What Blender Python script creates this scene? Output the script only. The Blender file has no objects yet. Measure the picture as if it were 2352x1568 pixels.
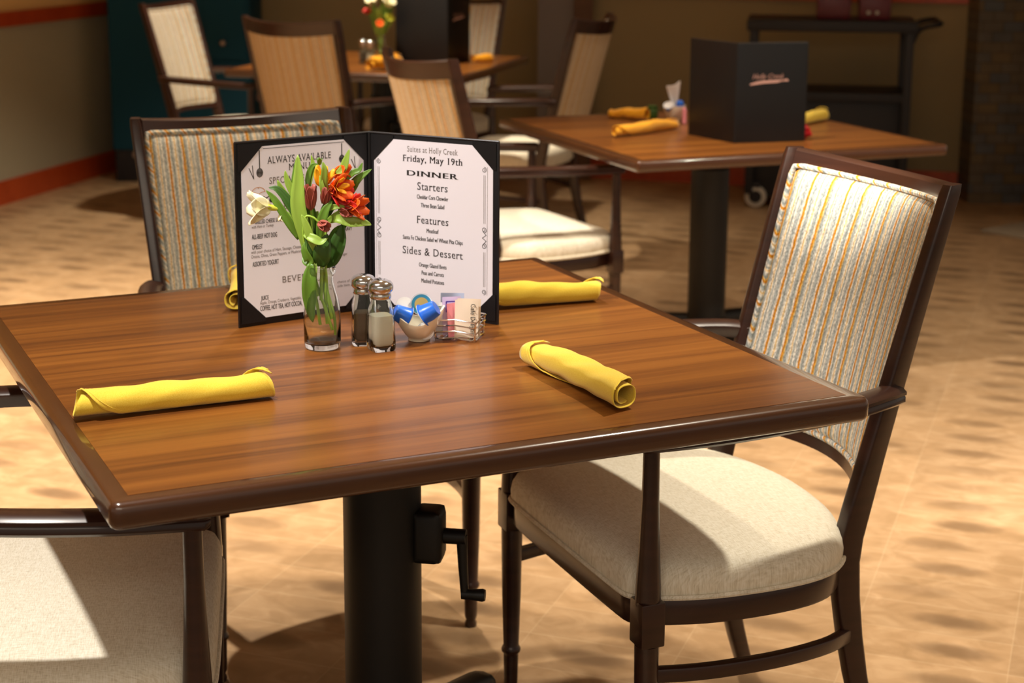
import bpy, bmesh, math, random
from mathutils import Vector, Matrix
random.seed(7)
R = math.radians
sc = bpy.context.scene
COL = sc.collection

# ---------------------------------------------------------------- camera, world, lights, exposure
CAMZ = 1.4219
cd = bpy.data.cameras.new('camera')
cam = bpy.data.objects.new('camera', cd)
COL.objects.link(cam)
cam.matrix_world = Matrix.Translation((0, 0, CAMZ)) @ Matrix.Rotation(math.pi/2 - 0.2097, 4, 'X') @ Matrix.Rotation(0.0059, 4, 'Z')
cd.sensor_width = 22.3
cd.sensor_fit = 'HORIZONTAL'
cd.lens = 3845.0/2352.0*22.3
cd.shift_x = 25.5/2352
cd.shift_y = -173.5/2352
cd.clip_start = 0.05
cd.dof.use_dof = True
cd.dof.focus_distance = 2.38
cd.dof.aperture_fstop = 3.5
sc.camera = cam

sc.view_settings.view_transform = 'Standard'
sc.view_settings.look = 'None'
sc.view_settings.gamma = 1
sc.view_settings.use_curve_mapping = False
sc.view_settings.exposure = 0.0

w = bpy.data.worlds.new('room_ambient')
sc.world = w
w.use_nodes = True
w.node_tree.nodes['Background'].inputs[0].default_value = (1.0, 0.85, 0.68, 1)
w.node_tree.nodes['Background'].inputs[1].default_value = 0.36

def spot(name, loc, target, power, size, blend=0.5, radius=0.045, color=(1, .86, .66)):
    ld = bpy.data.lights.new(name, 'SPOT')
    ld.energy = power
    ld.spot_size = R(size)
    ld.spot_blend = blend
    ld.shadow_soft_size = radius
    ld.color = color
    o = bpy.data.objects.new(name, ld)
    COL.objects.link(o)
    o.location = loc
    o.rotation_euler = (Vector(target)-Vector(loc)).to_track_quat('-Z', 'Y').to_euler()
    return o

# recessed ceiling downlights above the tables, plus a spot added for the menu
spot('ceiling_spot', (0.99, 2.87, 2.72), (0.9, 2.8, 0.4), 195, 82, .5, .045, (1, .90, .73))
spot('ceiling_spot', (-0.72, 1.82, 2.72), (-0.72, 2.05, 0), 225, 54, .8, .045, (1, .93, .84))
spot('ceiling_spot', (-1.25, 1.80, 2.72), (-0.03, 2.70, 0.88), 260, 25, .9, .045, (1, .94, .90))  # added narrow spot, brightens the menu pages
spot('ceiling_spot', (-0.45, 1.75, 2.72), (0.75, 3.04, 1.07), 1100, 17, 1.0, .045, (1, .95, .86))
spot('ceiling_spot', (-0.25, 4.05, 2.72), (-0.3, 4.0, 0), 190, 88, .7)
spot('ceiling_spot', (0.12, 4.42, 2.72), (0.58, 4.70, 0), 230, 62, .7, .045, (1, .90, .76))
spot('ceiling_spot', (-1.7, 4.7, 2.72), (-1.7, 4.6, 0), 920, 92, .7)
spot('ceiling_spot', (1.0, 6.6, 2.72), (1.0, 6.4, 0), 90, 80, .7)
spot('ceiling_spot', (-0.9, 7.0, 2.72), (-0.9, 7.2, 0), 330, 80, .7)
spot('ceiling_spot', (2.3, 3.6, 2.72), (1.8, 4.1, 0), 340, 84, .7)

al = bpy.data.lights.new('added_fill_light', 'AREA'); al.shape = 'RECTANGLE'; al.size = 3.2; al.size_y = 1.4  # soft fill added behind the camera to lift shadows and walls
al.energy = 50; al.color = (1, .86, .69)
ao = bpy.data.objects.new('added_fill_light', al); COL.objects.link(ao); ao.location = (-.3, -1.2, 2.66); ao.rotation_euler = (R(38), 0, 0)
# ---------------------------------------------------------------- materials
def lin(c):
    return tuple((x/255/12.92 if x/255 <= .04045 else ((x/255+.055)/1.055)**2.4) for x in c)
def mat(name, rgb, rough=.5, metal=0, spec=.5, coat=0, trans=0, ior=1.45, alpha=1):
    m = bpy.data.materials.new(name)
    m.use_nodes = True
    b = m.node_tree.nodes['Principled BSDF']
    b.inputs['Base Color'].default_value = (*lin(rgb), 1)
    b.inputs['Roughness'].default_value = rough
    b.inputs['Metallic'].default_value = metal
    b.inputs['Specular IOR Level'].default_value = spec
    b.inputs['Coat Weight'].default_value = coat
    b.inputs['Coat Roughness'].default_value = .12
    b.inputs['Transmission Weight'].default_value = trans
    b.inputs['IOR'].default_value = ior
    b.inputs['Alpha'].default_value = alpha
    return m
class NT:
    def __init__(s, m): s.t = m.node_tree; s.b = s.t.nodes['Principled BSDF']
    def n(s, kind, **kw):
        x = s.t.nodes.new(kind)
        for k, v in kw.items():
            if k[0] == 'i' and k[1:].isdigit(): x.inputs[int(k[1:])].default_value = v
            else: setattr(x, k, v)
        return x
    def l(s, a, b, ao=0, bi=0):
        s.t.links.new(a.outputs[ao] if not isinstance(ao, str) else a.outputs[ao], b.inputs[bi])
    def math(s, op, a, b=None, c=None):
        x = s.t.nodes.new('ShaderNodeMath'); x.operation = op
        for i, v in enumerate((a, b, c)):
            if v is None: continue
            if isinstance(v, (int, float)): x.inputs[i].default_value = v
            else: s.t.links.new(v, x.inputs[i])
        return x.outputs[0]
    def ramp(s, fac, stops, interp='LINEAR'):
        x = s.t.nodes.new('ShaderNodeValToRGB'); x.color_ramp.interpolation = interp
        e = x.color_ramp.elements
        while len(e) < len(stops): e.new(.5)
        for el, (p, c) in zip(e, stops):
            el.position = p; el.color = (*lin(c), 1)
        s.t.links.new(fac, x.inputs[0]); return x.outputs[0]
    def mix(s, fac, a, b, mode='MIX'):
        x = s.t.nodes.new('ShaderNodeMix'); x.data_type = 'RGBA'; x.blend_type = mode
        if isinstance(fac, (int, float)): x.inputs[0].default_value = fac
        else: s.t.links.new(fac, x.inputs[0])
        for i, v in ((6, a), (7, b)):
            if isinstance(v, tuple): x.inputs[i].default_value = (*v, 1) if len(v) == 3 else v
            else: s.t.links.new(v, x.inputs[i])
        return x.outputs[2]
    def bump(s, h, strength=.3, dist=.002):
        x = s.t.nodes.new('ShaderNodeBump'); x.inputs['Strength'].default_value = strength; x.inputs['Distance'].default_value = dist
        s.t.links.new(h, x.inputs['Height']); s.t.links.new(x.outputs[0], s.b.inputs['Normal'])

# table laminate: long streaky walnut grain along local X
def m_laminate():
    m = mat('walnut_laminate', (150, 92, 48), .36, coat=.12); N = NT(m)
    tc = N.n('ShaderNodeTexCoord'); mp = N.n('ShaderNodeMapping'); mp.inputs['Scale'].default_value = (1.3, 60, 1); N.l(tc, mp, 'Object')
    n1 = N.n('ShaderNodeTexNoise'); n1.inputs['Scale'].default_value = 1.0; n1.inputs['Detail'].default_value = 5; n1.inputs['Distortion'].default_value = .3; N.l(mp, n1)
    mp2 = N.n('ShaderNodeMapping'); mp2.inputs['Scale'].default_value = (.7, 14, 1); N.l(tc, mp2, 'Object')
    n2 = N.n('ShaderNodeTexNoise'); n2.inputs['Scale'].default_value = 1.0; n2.inputs['Detail'].default_value = 3; N.l(mp2, n2)
    mp3 = N.n('ShaderNodeMapping'); mp3.inputs['Scale'].default_value = (8, 420, 1); N.l(tc, mp3, 'Object')
    n3 = N.n('ShaderNodeTexNoise'); n3.inputs['Scale'].default_value = 1.0; N.l(mp3, n3)
    f = N.math('ADD', N.math('MULTIPLY', n1.outputs[0], .45), N.math('MULTIPLY', n2.outputs[0], .4))
    f = N.math('ADD', f, N.math('MULTIPLY', n3.outputs[0], .15))
    c = N.ramp(f, [(.36, (78, 42, 16)), (.46, (108, 62, 22)), (.54, (124, 74, 27)), (.66, (142, 88, 34))])
    N.t.links.new(c, N.b.inputs['Base Color'])
    return m
def m_wood(name, a, b, rough=.3, coat=.3, scale=(3, 3, 40)):
    m = mat(name, a, rough, coat=coat); N = NT(m)
    tc = N.n('ShaderNodeTexCoord'); mp = N.n('ShaderNodeMapping'); mp.inputs['Scale'].default_value = scale; N.l(tc, mp, 'Object')
    n1 = N.n('ShaderNodeTexNoise'); n1.inputs['Scale'].default_value = 2; n1.inputs['Detail'].default_value = 4; N.l(mp, n1)
    N.t.links.new(N.ramp(n1.outputs[0], [(.3, a), (.7, b)]), N.b.inputs['Base Color'])
    return m
def m_floor():
    m = mat('stone_look_tile', (200, 165, 125), .42, coat=.06); N = NT(m)
    tc = N.n('ShaderNodeTexCoord'); mp = N.n('ShaderNodeMapping'); mp.inputs['Rotation'].default_value = (0, 0, R(20.0)); mp.inputs['Location'].default_value = (-.205-.0, .02, 0)
    N.l(tc, mp, 'Object')
    sx = N.n('ShaderNodeSeparateXYZ'); N.l(mp, sx)
    U = N.math('DIVIDE', sx.outputs[0], .305); V = N.math('DIVIDE', sx.outputs[1], .1425)
    fu = N.math('FRACT', U); fv = N.math('FRACT', V)
    iu = N.math('FLOOR', U); iv = N.math('FLOOR', V)
    cx = N.n('ShaderNodeCombineXYZ'); N.t.links.new(iu, cx.inputs[0]); N.t.links.new(iv, cx.inputs[1])
    wn = N.n('ShaderNodeTexWhiteNoise'); wn.noise_dimensions = '3D'; N.l(cx, wn)
    sc_ = N.n('ShaderNodeSeparateColor'); N.t.links.new(wn.outputs['Color'], sc_.inputs[0])
    # soft dark smudge printed near the middle of each tile
    du = N.math('SUBTRACT', fu, N.math('ADD', .32, N.math('MULTIPLY', sc_.outputs[0], .36)))
    dv = N.math('SUBTRACT', fv, .5)
    d2 = N.math('ADD', N.math('MULTIPLY', N.math('MULTIPLY', du, du), 9.0), N.math('MULTIPLY', N.math('MULTIPLY', dv, dv), 11.0))
    n0 = N.n('ShaderNodeTexNoise'); n0.inputs['Scale'].default_value = 22; n0.inputs['Detail'].default_value = 5; N.l(mp, n0)
    d2 = N.math('ADD', d2, N.math('MULTIPLY', N.math('SUBTRACT', n0.outputs[0], .5), .6))
    sm = N.n('ShaderNodeMapRange'); sm.interpolation_type = 'SMOOTHSTEP'; sm.inputs[1].default_value = 1.0; sm.inputs[2].default_value = 0.0
    N.t.links.new(d2, sm.inputs[0])
    smv = N.math('MULTIPLY', sm.outputs[0], N.math('ADD', .25, N.math('MULTIPLY', sc_.outputs[1], .6)))
    mpn = N.n('ShaderNodeMapping'); mpn.inputs['Scale'].default_value = (11, 15, 1); N.l(mp, mpn)
    n1 = N.n('ShaderNodeTexNoise'); n1.inputs['Scale'].default_value = 1; n1.inputs['Detail'].default_value = 6; n1.inputs['Distortion'].default_value = 1.5; N.l(mpn, n1)
    base = N.ramp(n1.outputs[0], [(.3, (154, 124, 90)), (.5, (166, 135, 101)), (.7, (178, 148, 114))])
    tint = N.math('ADD', .88, N.math('MULTIPLY', sc_.outputs[2], .16))
    tcmb = N.n('ShaderNodeCombineColor')
    for i in range(3): N.t.links.new(tint, tcmb.inputs[i])
    base = N.mix(1.0, base, tcmb.outputs[0], 'MULTIPLY')
    c = N.mix(smv, base, lin((106, 82, 58)))
    # pale joints
    ju = N.math('MINIMUM', fu, N.math('SUBTRACT', 1.0, fu)); jv = N.math('MINIMUM', fv, N.math('SUBTRACT', 1.0, fv))
    j = N.math('MAXIMUM', N.math('LESS_THAN', ju, .004), N.math('LESS_THAN', jv, .014))
    jr = N.math('MULTIPLY', j, .3)
    c = N.mix(jr, c, lin((196, 172, 140)))
    N.t.links.new(c, N.b.inputs['Base Color'])
    return m
def stripes(name, along=False, blurry=False):
    m = mat(name, (200, 180, 140), .85, spec=.2); N = NT(m)
    tc = N.n('ShaderNodeTexCoord'); sx = N.n('ShaderNodeSeparateXYZ'); N.l(tc, sx, 'Object')
    nz = N.n('ShaderNodeTexNoise'); nz.inputs['Scale'].default_value = 55; nz.inputs['Detail'].default_value = 3
    N.l(tc, nz, 'Object')
    y = sx.outputs[1]
    if along: y = N.math('ADD', y, N.math('MULTIPLY', sx.outputs[2], .9))
    y = N.math('ADD', y, N.math('MULTIPLY', N.math('SUBTRACT', nz.outputs[0], .5), .0045))
    f = N.math('FRACT', N.math('ADD', N.math('DIVIDE', y, .076), .37))
    cr, gr, og, bl, gd = (232, 224, 208), (146, 154, 150), (200, 130, 8), (168, 172, 168), (220, 180, 104)
    st = [(0, cr), (.06, bl), (.12, bl), (.15, cr), (.19, og), (.225, og), (.25, cr), (.30, gr), (.34, bl), (.40, cr), (.44, gd), (.47, cr), (.52, bl), (.58, gr),
          (.62, cr), (.66, og), (.685, og), (.71, gd), (.75, gr), (.80, bl), (.86, cr), (.90, gd), (.92, cr), (.96, gr), (1, cr)]
    c = N.ramp(f, st)
    # chenille flecks
    mp = N.n('ShaderNodeMapping'); mp.inputs['Scale'].default_value = (500, 500, 170); mp.inputs['Rotation'].default_value = (R(38), 0, 0); N.l(tc, mp, 'Object')
    n2 = N.n('ShaderNodeTexNoise'); n2.inputs['Scale'].default_value = 1; n2.inputs['Detail'].default_value = 1; N.l(mp, n2)
    fl = N.n('ShaderNodeMapRange'); fl.inputs[1].default_value = .38; fl.inputs[2].default_value = .62; fl.inputs[3].default_value = .62; fl.inputs[4].default_value = 1.18
    N.t.links.new(n2.outputs[0], fl.inputs[0])
    cc = N.n('ShaderNodeCombineColor')
    for i in range(3): N.t.links.new(fl.outputs[0], cc.inputs[i])
    c = N.mix(1.0, c, cc.outputs[0], 'MULTIPLY')
    if blurry: c = N.mix(.5, c, lin((196, 162, 116)))
    N.t.links.new(c, N.b.inputs['Base Color'])
    N.bump(n2.outputs[0], .5, .0015)
    return m
def m_linen():
    m = mat('offwhite_linen_vinyl', (226, 216, 194), .62, spec=.3); N = NT(m)
    tc = N.n('ShaderNodeTexCoord')
    outs = []
    for s in ((1500, 160, 60), (160, 1500, 60)):
        mp = N.n('ShaderNodeMapping'); mp.inputs['Scale'].default_value = s; N.l(tc, mp, 'Object')
        n = N.n('ShaderNodeTexNoise'); n.inputs['Scale'].default_value = .6; n.inputs['Detail'].default_value = 2; N.l(mp, n); outs.append(n.outputs[0])
    f = N.math('MULTIPLY', N.math('ADD', outs[0], outs[1]), .5)
    N.t.links.new(N.ramp(f, [(.34, (208, 198, 176)), (.5, (232, 225, 206)), (.64, (244, 239, 226))]), N.b.inputs['Base Color'])
    N.bump(f, .25, .001)
    return m
def m_napkin(name='yellow_napkin_cloth', a=(232, 198, 62), b=(240, 212, 82)):
    m = mat(name, a, .85, spec=.15); N = NT(m)
    N.b.inputs['Sheen Weight'].default_value = .25
    tc = N.n('ShaderNodeTexCoord'); n = N.n('ShaderNodeTexNoise'); n.inputs['Scale'].default_value = 900; N.l(tc, n, 'Object')
    N.t.links.new(N.ramp(n.outputs[0], [(.35, a), (.65, b)]), N.b.inputs['Base Color'])
    N.bump(n.outputs[0], .1, .0005)
    return m
def m_wall(name, rgb):
    m = mat(name, rgb, .8, spec=.2); N = NT(m)
    tc = N.n('ShaderNodeTexCoord'); n = N.n('ShaderNodeTexNoise'); n.inputs['Scale'].default_value = 60; n.inputs['Detail'].default_value = 4; N.l(tc, n, 'Object')
    N.bump(n.outputs[0], .12, .003)
    return m
def m_stone():
    m = mat('dark_stone_veneer', (60, 52, 42), .7); N = NT(m)
    tc = N.n('ShaderNodeTexCoord'); mp = N.n('ShaderNodeMapping'); mp.inputs['Rotation'].default_value = (R(90), 0, 0); N.l(tc, mp, 'Object')
    br = N.n('ShaderNodeTexBrick'); br.inputs['Scale'].default_value = 5; br.inputs['Mortar Size'].default_value = .01
    br.inputs['Color1'].default_value = (*lin((128, 108, 76)), 1); br.inputs['Color2'].default_value = (*lin((98, 104, 108)), 1); br.inputs['Mortar'].default_value = (*lin((64, 54, 44)), 1)
    N.l(mp, br)
    n = N.n('ShaderNodeTexNoise'); n.inputs['Scale'].default_value = 9; n.inputs['Detail'].default_value = 5; N.l(tc, n, 'Object')
    c = N.mix(.6, br.outputs[0], n.outputs[0], 'MULTIPLY')
    N.t.links.new(c, N.b.inputs['Base Color'])
    return m

M = {}
M['laminate'] = m_laminate()
M['nosing'] = m_wood('brown_table_edging', (66, 37, 20), (76, 44, 24), .26, .3)
M['chair'] = m_wood('dark_mahogany', (44, 24, 17), (56, 31, 22), .30, .25)
M['nosing'].node_tree.nodes['Principled BSDF'].inputs['Coat Weight'].default_value = .8
M['nosing'].node_tree.nodes['Principled BSDF'].inputs['Coat Roughness'].default_value = .07
M['floor'] = m_floor()
M['fabric'] = stripes('striped_chenille')
M['pipe'] = stripes('striped_chenille_piping', along=True)
M['fabric_back'] = stripes('striped_chenille_rear', blurry=True)
M['linen'] = m_linen()
M['napkin'] = m_napkin()
M['napkin_d'] = m_napkin('golden_napkin_cloth', (222, 150, 20), (234, 168, 34))
M['red'] = mat('red_cloth', (200, 24, 36), .6)
M['black_steel'] = mat('black_powder_coat', (13, 12, 11), .5)
M['black_vinyl'] = mat('black_leatherette', (15, 15, 18), .42)
M['black_trim'] = mat('black_edge', (34, 30, 30), .3)
M['paper'] = mat('warm_white_paper', (238, 234, 240), .55)
M['ink'] = mat('black_ink', (40, 36, 32), .6)
M['ink_grey'] = mat('grey_ink', (112, 100, 92), .6)
M['ink_orange'] = mat('orange_ink', (214, 150, 96), .6)
M['logo'] = mat('rose_silver_foil', (214, 168, 156), .35)
M['glass'] = mat('clear_glass', (246, 250, 244), .02, trans=1, ior=1.45)
M['chrome'] = mat('chrome', (200, 202, 204), .14, metal=1)
M['wire'] = mat('chrome_wire', (235, 232, 228), .12, metal=1)
M['salt'] = mat('salt', (226, 218, 202), .9)
M['pepper'] = mat('ground_pepper', (72, 54, 34), .95)
M['porcelain'] = mat('cream_porcelain', (240, 228, 204), .18, coat=.4)
M['blue'] = mat('blue_plastic', (36, 104, 214), .3)
M['blue_dark'] = mat('navy_plastic', (22, 32, 60), .35)
M['cyan'] = mat('turquoise_print', (40, 150, 190), .4)
M['yellow_print'] = mat('yellow_print', (226, 196, 110), .5)
M['white_plastic'] = mat('white_plastic', (240, 240, 242), .35)
M['pkt_pink'] = mat('pink_packet_paper', (240, 150, 160), .5)
M['pkt_lilac'] = mat('lilac_packet_paper', (216, 196, 232), .5)
M['pkt_white'] = mat('white_packet_paper', (238, 236, 236), .5)
M['pkt_cream'] = mat('cream_packet_paper', (232, 214, 190), .5)
M['pkt_blue'] = mat('pale_blue_packet_paper', (196, 208, 236), .5)
M['violet'] = mat('violet_print', (92, 70, 168), .5)
M['teal_print'] = mat('teal_print', (40, 130, 118), .5)
M['stem'] = mat('green_stem', (150, 186, 66), .45)
M['leaf'] = mat('green_leaf', (92, 130, 38), .42)
M['leaf_l'] = mat('light_green_leaf', (138, 168, 62), .45)
M['leaf_d'] = mat('dark_green_leaf', (56, 92, 28), .45)
M['pet_white'] = mat('cream_petal', (244, 238, 200), .5)
M['pet_yel'] = mat('yellow_petal', (244, 176, 30), .5)
M['pet_org'] = mat('orange_petal', (234, 98, 20), .5)
M['pet_red'] = mat('red_petal', (200, 44, 36), .5)
M['pet_pink'] = mat('dusty_pink_petal', (164, 86, 72), .5)
M['pet_gy'] = mat('lime_petal', (200, 206, 70), .5)
M['wall_tan'] = m_wall('olive_tan_paint', (148, 132, 100))
M['wall_low'] = m_wall('sage_grey_paint', (166, 160, 138))
M['wall_up'] = m_wall('mustard_paint', (226, 186, 124))
M['wall_grey'] = m_wall('grey_paint', (128, 122, 122))
M['trim'] = m_wood('cherry_trim', (168, 62, 22), (182, 72, 28), .4, .2, (20, 3, 3))
M['post'] = m_wood('brown_post', (88, 58, 34), (98, 66, 40), .6, 0)
M['teal'] = m_wall('dark_teal_paint', (24, 66, 84))
M['cart'] = mat('black_plastic', (24, 22, 26), .5)
M['stone'] = m_stone()
M['dark'] = m_wood('very_dark_wood', (30, 20, 18), (40, 26, 20), .5, 0)
M['dark_blue'] = mat('dark_blue_panel', (22, 28, 34), .5)
M['maroon'] = mat('maroon_plastic', (90, 16, 26), .35)
M['rubber'] = mat('grey_rubber', (190, 184, 172), .5)
M['ceil'] = m_wall('ceiling_paint', (232, 226, 214))
M['mat'] = mat('pale_grey_mat', (150, 140, 124), .8)
M['brass'] = mat('dull_metal', (150, 130, 118), .4, metal=.6)

# ---------------------------------------------------------------- mesh helpers
class MB:
    def __init__(s): s.v = []; s.f = []; s.mi = []; s.cm = 0
    def add(s, v, f):
        k = len(s.v); s.v += [tuple(p) for p in v]
        s.f += [tuple(i+k for i in q) for q in f]; s.mi += [s.cm]*len(f)
        return s
    def loft(s, rings, closed=False, caps=True):
        n = len(rings[0]); v = [p for r in rings for p in r]; f = []
        m = len(rings)
        for i in range(m if closed else m-1):
            a, b = i*n, ((i+1) % m)*n
            for j in range(n):
                f.append((a+j, a+(j+1) % n, b+(j+1) % n, b+j))
        if caps and not closed:
            f.append(tuple(range(n))[::-1]); f.append(tuple((m-1)*n+j for j in range(n)))
        return s.add(v, f)
    def grid(s, P, nu, nv, closeu=False):
        v = [P(i, j) for j in range(nv) for i in range(nu)]
        f = []
        for j in range(nv-1):
            for i in range(nu if closeu else nu-1):
                f.append((j*nu+i, j*nu+(i+1) % nu, (j+1)*nu+(i+1) % nu, (j+1)*nu+i))
        return s.add(v, f)
    def box(s, c, d, bev=0, rot=None):
        bm = bmesh.new(); bmesh.ops.create_cube(bm, size=1)
        bmesh.ops.scale(bm, vec=d, verts=bm.verts)
        if bev: bmesh.ops.bevel(bm, geom=bm.edges[:], offset=bev, segments=2, affect='EDGES', profile=.6)
        if rot: bmesh.ops.rotate(bm, cent=(0, 0, 0), matrix=rot, verts=bm.verts)
        bmesh.ops.translate(bm, vec=c, verts=bm.verts)
        bm.verts.index_update()
        s.add([v.co[:] for v in bm.verts], [tuple(v.index for v in f.verts) for f in bm.faces]); bm.free()
        return s
    def lathe(s, prof, n=32, c=(0, 0, 0), close=False, sq=None):
        rings = []
        for r, z in prof:
            ring = []
            for k in range(n):
                a = 2*math.pi*k/n; q = 1
                if sq: q = sq(a, z)
                ring.append((c[0]+r*q*math.cos(a), c[1]+r*q*math.sin(a), c[2]+z))
            rings.append(ring)
        return s.loft(rings, closed=close, caps=not close)
    def tube(s, pts, rad, n=10, closed=False, caps=True, flat=1.0):
        pts = [Vector(p) for p in pts]; rings = []; m = len(pts)
        prev = None
        for i, p in enumerate(pts):
            if closed: t = pts[(i+1) % m]-pts[i-1]
            else: t = pts[min(i+1, m-1)]-pts[max(i-1, 0)]
            if t.length < 1e-9: t = Vector((0, 0, 1))
            t.normalize()
            if prev is None:
                up = Vector((0, 0, 1)) if abs(t.z) < .9 else Vector((1, 0, 0))
                x = t.cross(up).normalized()
            else:
                x = (prev - t*prev.dot(t)).normalized()
            prev = x; y = t.cross(x)
            r = rad(i/(m-1 if m > 1 else 1)) if callable(rad) else rad
            rings.append([p + x*(r*math.cos(2*math.pi*k/n)) + y*(r*flat*math.sin(2*math.pi*k/n)) for k in range(n)])
        return s.loft(rings, closed=closed, caps=caps)
    def build(s, name, m, parent=None, smooth=True, angle=40, solid=0, sub=0):
        me = bpy.data.meshes.new(name); me.from_pydata(s.v, [], s.f)
        ms = m if isinstance(m, (list, tuple)) else [m]
        for x in ms: me.materials.append(x)
        if len(ms) > 1: me.polygons.foreach_set('material_index', s.mi)
        bm = bmesh.new(); bm.from_mesh(me); bmesh.ops.recalc_face_normals(bm, faces=bm.faces)
        if smooth:
            for f in bm.faces: f.smooth = True
            for e in bm.edges:
                if len(e.link_faces) == 2 and e.calc_face_angle(0) > R(angle): e.smooth = False
        bm.to_mesh(me); bm.free()
        o = bpy.data.objects.new(name, me); COL.objects.link(o)
        if parent: o.parent = parent
        if sub:
            q = o.modifiers.new('subsurf', 'SUBSURF'); q.levels = sub; q.render_levels = sub
        if solid:
            q = o.modifiers.new('solidify', 'SOLIDIFY'); q.thickness = solid; q.offset = 0
        return o
def tag(o, label=None, cat=None, group=None, kind=None):
    if label: o['label'] = label
    if cat: o['category'] = cat
    if group: o['group'] = group
    if kind: o['kind'] = kind
    return o
def thing(name, label, cat, loc=(0, 0, 0), rz=0, group=None):
    o = bpy.data.objects.new(name, None); COL.objects.link(o)
    o.empty_display_size = .05
    o.location = loc; o.rotation_euler = (0, 0, rz)
    return tag(o, label, cat, group)
def copy_tree(o, parent=None):
    c = o.copy(); COL.objects.link(c); c.parent = parent
    for ch in list(o.children): copy_tree(ch, c)
    return c
def lerp(a, b, t): return a+(b-a)*t
def interp(tab, z):
    if z <= tab[0][0]: return tab[0][1]
    for (a, va), (b, vb) in zip(tab, tab[1:]):
        if z <= b:
            t = (z-a)/(b-a); return lerp(va, vb, t)
    return tab[-1][1]
def catmull(pts, n=8, closed=False):
    pts = [Vector(p) for p in pts]; out = []; m = len(pts)
    for i in range(m if closed else m-1):
        p0 = pts[i-1] if (closed or i > 0) else pts[0]*2-pts[1]
        p1 = pts[i]; p2 = pts[(i+1) % m]
        p3 = pts[(i+2) % m] if (closed or i+2 < m) else pts[-1]*2-pts[-2]
        for k in range(n):
            t = k/n
            out.append(.5*((2*p1)+(p2-p0)*t+(2*p0-5*p1+4*p2-p3)*t*t+(3*p1-p0-3*p2+p3)*t**3))
    if not closed: out.append(pts[-1])
    return out

# ---------------------------------------------------------------- lettering
_tc = {}
def raw_glyphs(s, space=1.0):
    cu = bpy.data.curves.new('t', 'FONT'); cu.body = s; cu.size = 1; cu.resolution_u = 3; cu.space_character = space
    o = bpy.data.objects.new('t', cu); COL.objects.link(o)
    dg = bpy.context.evaluated_depsgraph_get(); dg.update()
    me = bpy.data.meshes.new_from_object(o.evaluated_get(dg))
    v = [(p.co.x, p.co.y) for p in me.vertices]; f = [tuple(q.vertices) for q in me.polygons]
    bpy.data.objects.remove(o); bpy.data.curves.remove(cu); bpy.data.meshes.remove(me)
    return v, f
def top_of(c): return max(p[1] for p in raw_glyphs(c)[0])
CAPH, XH, ASC, TT = top_of('H'), top_of('x'), top_of('l'), top_of('t')
def glyph_mesh(s, serif, bold):
    key = (s, serif, bold)
    if key in _tc: return _tc[key]
    v, f = raw_glyphs(s, 1.12 if serif else (1.03 if bold else 1.0))
    if serif:
        cnt = {}
        for q in f:
            for i in range(len(q)):
                e = tuple(sorted((q[i], q[(i+1) % len(q)]))); cnt[e] = cnt.get(e, 0)+1
        extra = []
        for (a, b), c in cnt.items():
            if c != 1: continue
            (x0, y0), (x1, y1) = v[a], v[b]
            L = abs(x1-x0)
            if abs(y1-y0) > .03 or L < .035 or L > .20: continue
            y = (y0+y1)/2
            top = any(abs(y-h) < .03 for h in (CAPH, XH, ASC))
            if not top and abs(y) > .02: continue
            t = .034; d = .055
            extra.append((min(x0, x1)-d, max(x0, x1)+d, y, y-t if top else y+t))
        for xa, xb, ya, yb in extra:
            k = len(v); v += [(xa, ya), (xb, ya), (xb, yb), (xa, yb)]; f.append((k, k+1, k+2, k+3))
    if bold:
        bv, bf = list(v), list(f)
        for dx in (-bold, bold):
            k = len(bv); bv += [(x+dx, y) for x, y in v]; bf += [tuple(i+k for i in q) for q in f]
        v, f = bv, bf
    _tc[key] = (v, f); return v, f
def text(mb, s, cx, base, cap, width, serif=False, bold=0, align='c', slant=0, to=None):
    """lettering on a local plane: x right, y up; cap = capital height, width = full line width"""
    v, f = glyph_mesh(s, serif, bold)
    if not v: return
    x0 = min(p[0] for p in v); x1 = max(p[0] for p in v)
    sx = width/(x1-x0); sy = cap/CAPH
    off = cx-width/2 if align == 'c' else cx
    out = []
    for x, y in v:
        X = off+(x-x0)*sx; Y = base+y*sy
        X += slant*(Y-base)
        out.append(to(X, Y))
    mb.add(out, f)
def ribbon(mb, pts, wd, to):
    for (x0, y0), (x1, y1) in zip(pts, pts[1:]):
        dx, dy = x1-x0, y1-y0; L = math.hypot(dx, dy) or 1
        nx, ny = -dy/L*wd/2, dx/L*wd/2
        ex, ey = dx/L*wd*.2, dy/L*wd*.2
        mb.add([to(x0+nx-ex, y0+ny-ey), to(x1+nx+ex, y1+ny+ey), to(x1-nx+ex, y1-ny+ey), to(x0-nx-ex, y0-ny-ey)], [(0, 1, 2, 3)])

# ---------------------------------------------------------------- the room
def struct(name, mb, m, **kw):
    o = mb.build(name, m, smooth=False); o['kind'] = 'structure'; return o
def wall_seg(mb, a, b, z0, z1, th=.08, off=0.0):
    a = Vector(a); b = Vector(b); d = (b-a).normalized(); n = Vector((-d.y, d.x))
    a = a-n*off; b = b-n*off
    p = [a, b, b+n*th, a+n*th]
    mb.add([(q.x, q.y, z) for z in (z0, z1) for q in p], [(0, 1, 2, 3), (4, 5, 6, 7), (0, 1, 5, 4), (1, 2, 6, 5), (2, 3, 7, 6), (3, 0, 4, 7)])
struct('floor', MB().box((0, 5, -.05), (12, 14, .1)), M['floor'])
struct('ceiling', MB().box((0, 5, 2.79), (12, 14, .1)), M['ceil'])
LA, LB = (-4.45, .6), (-1.95, 9.85)     # left wall runs away from the camera
mb = MB(); wall_seg(mb, LA, LB, 0, .87); struct('wall_left', mb, M['wall_low'])
mb = MB(); wall_seg(mb, LA, LB, .87, 2.74); struct('wall_left_upper', mb, M['wall_up'])
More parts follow.
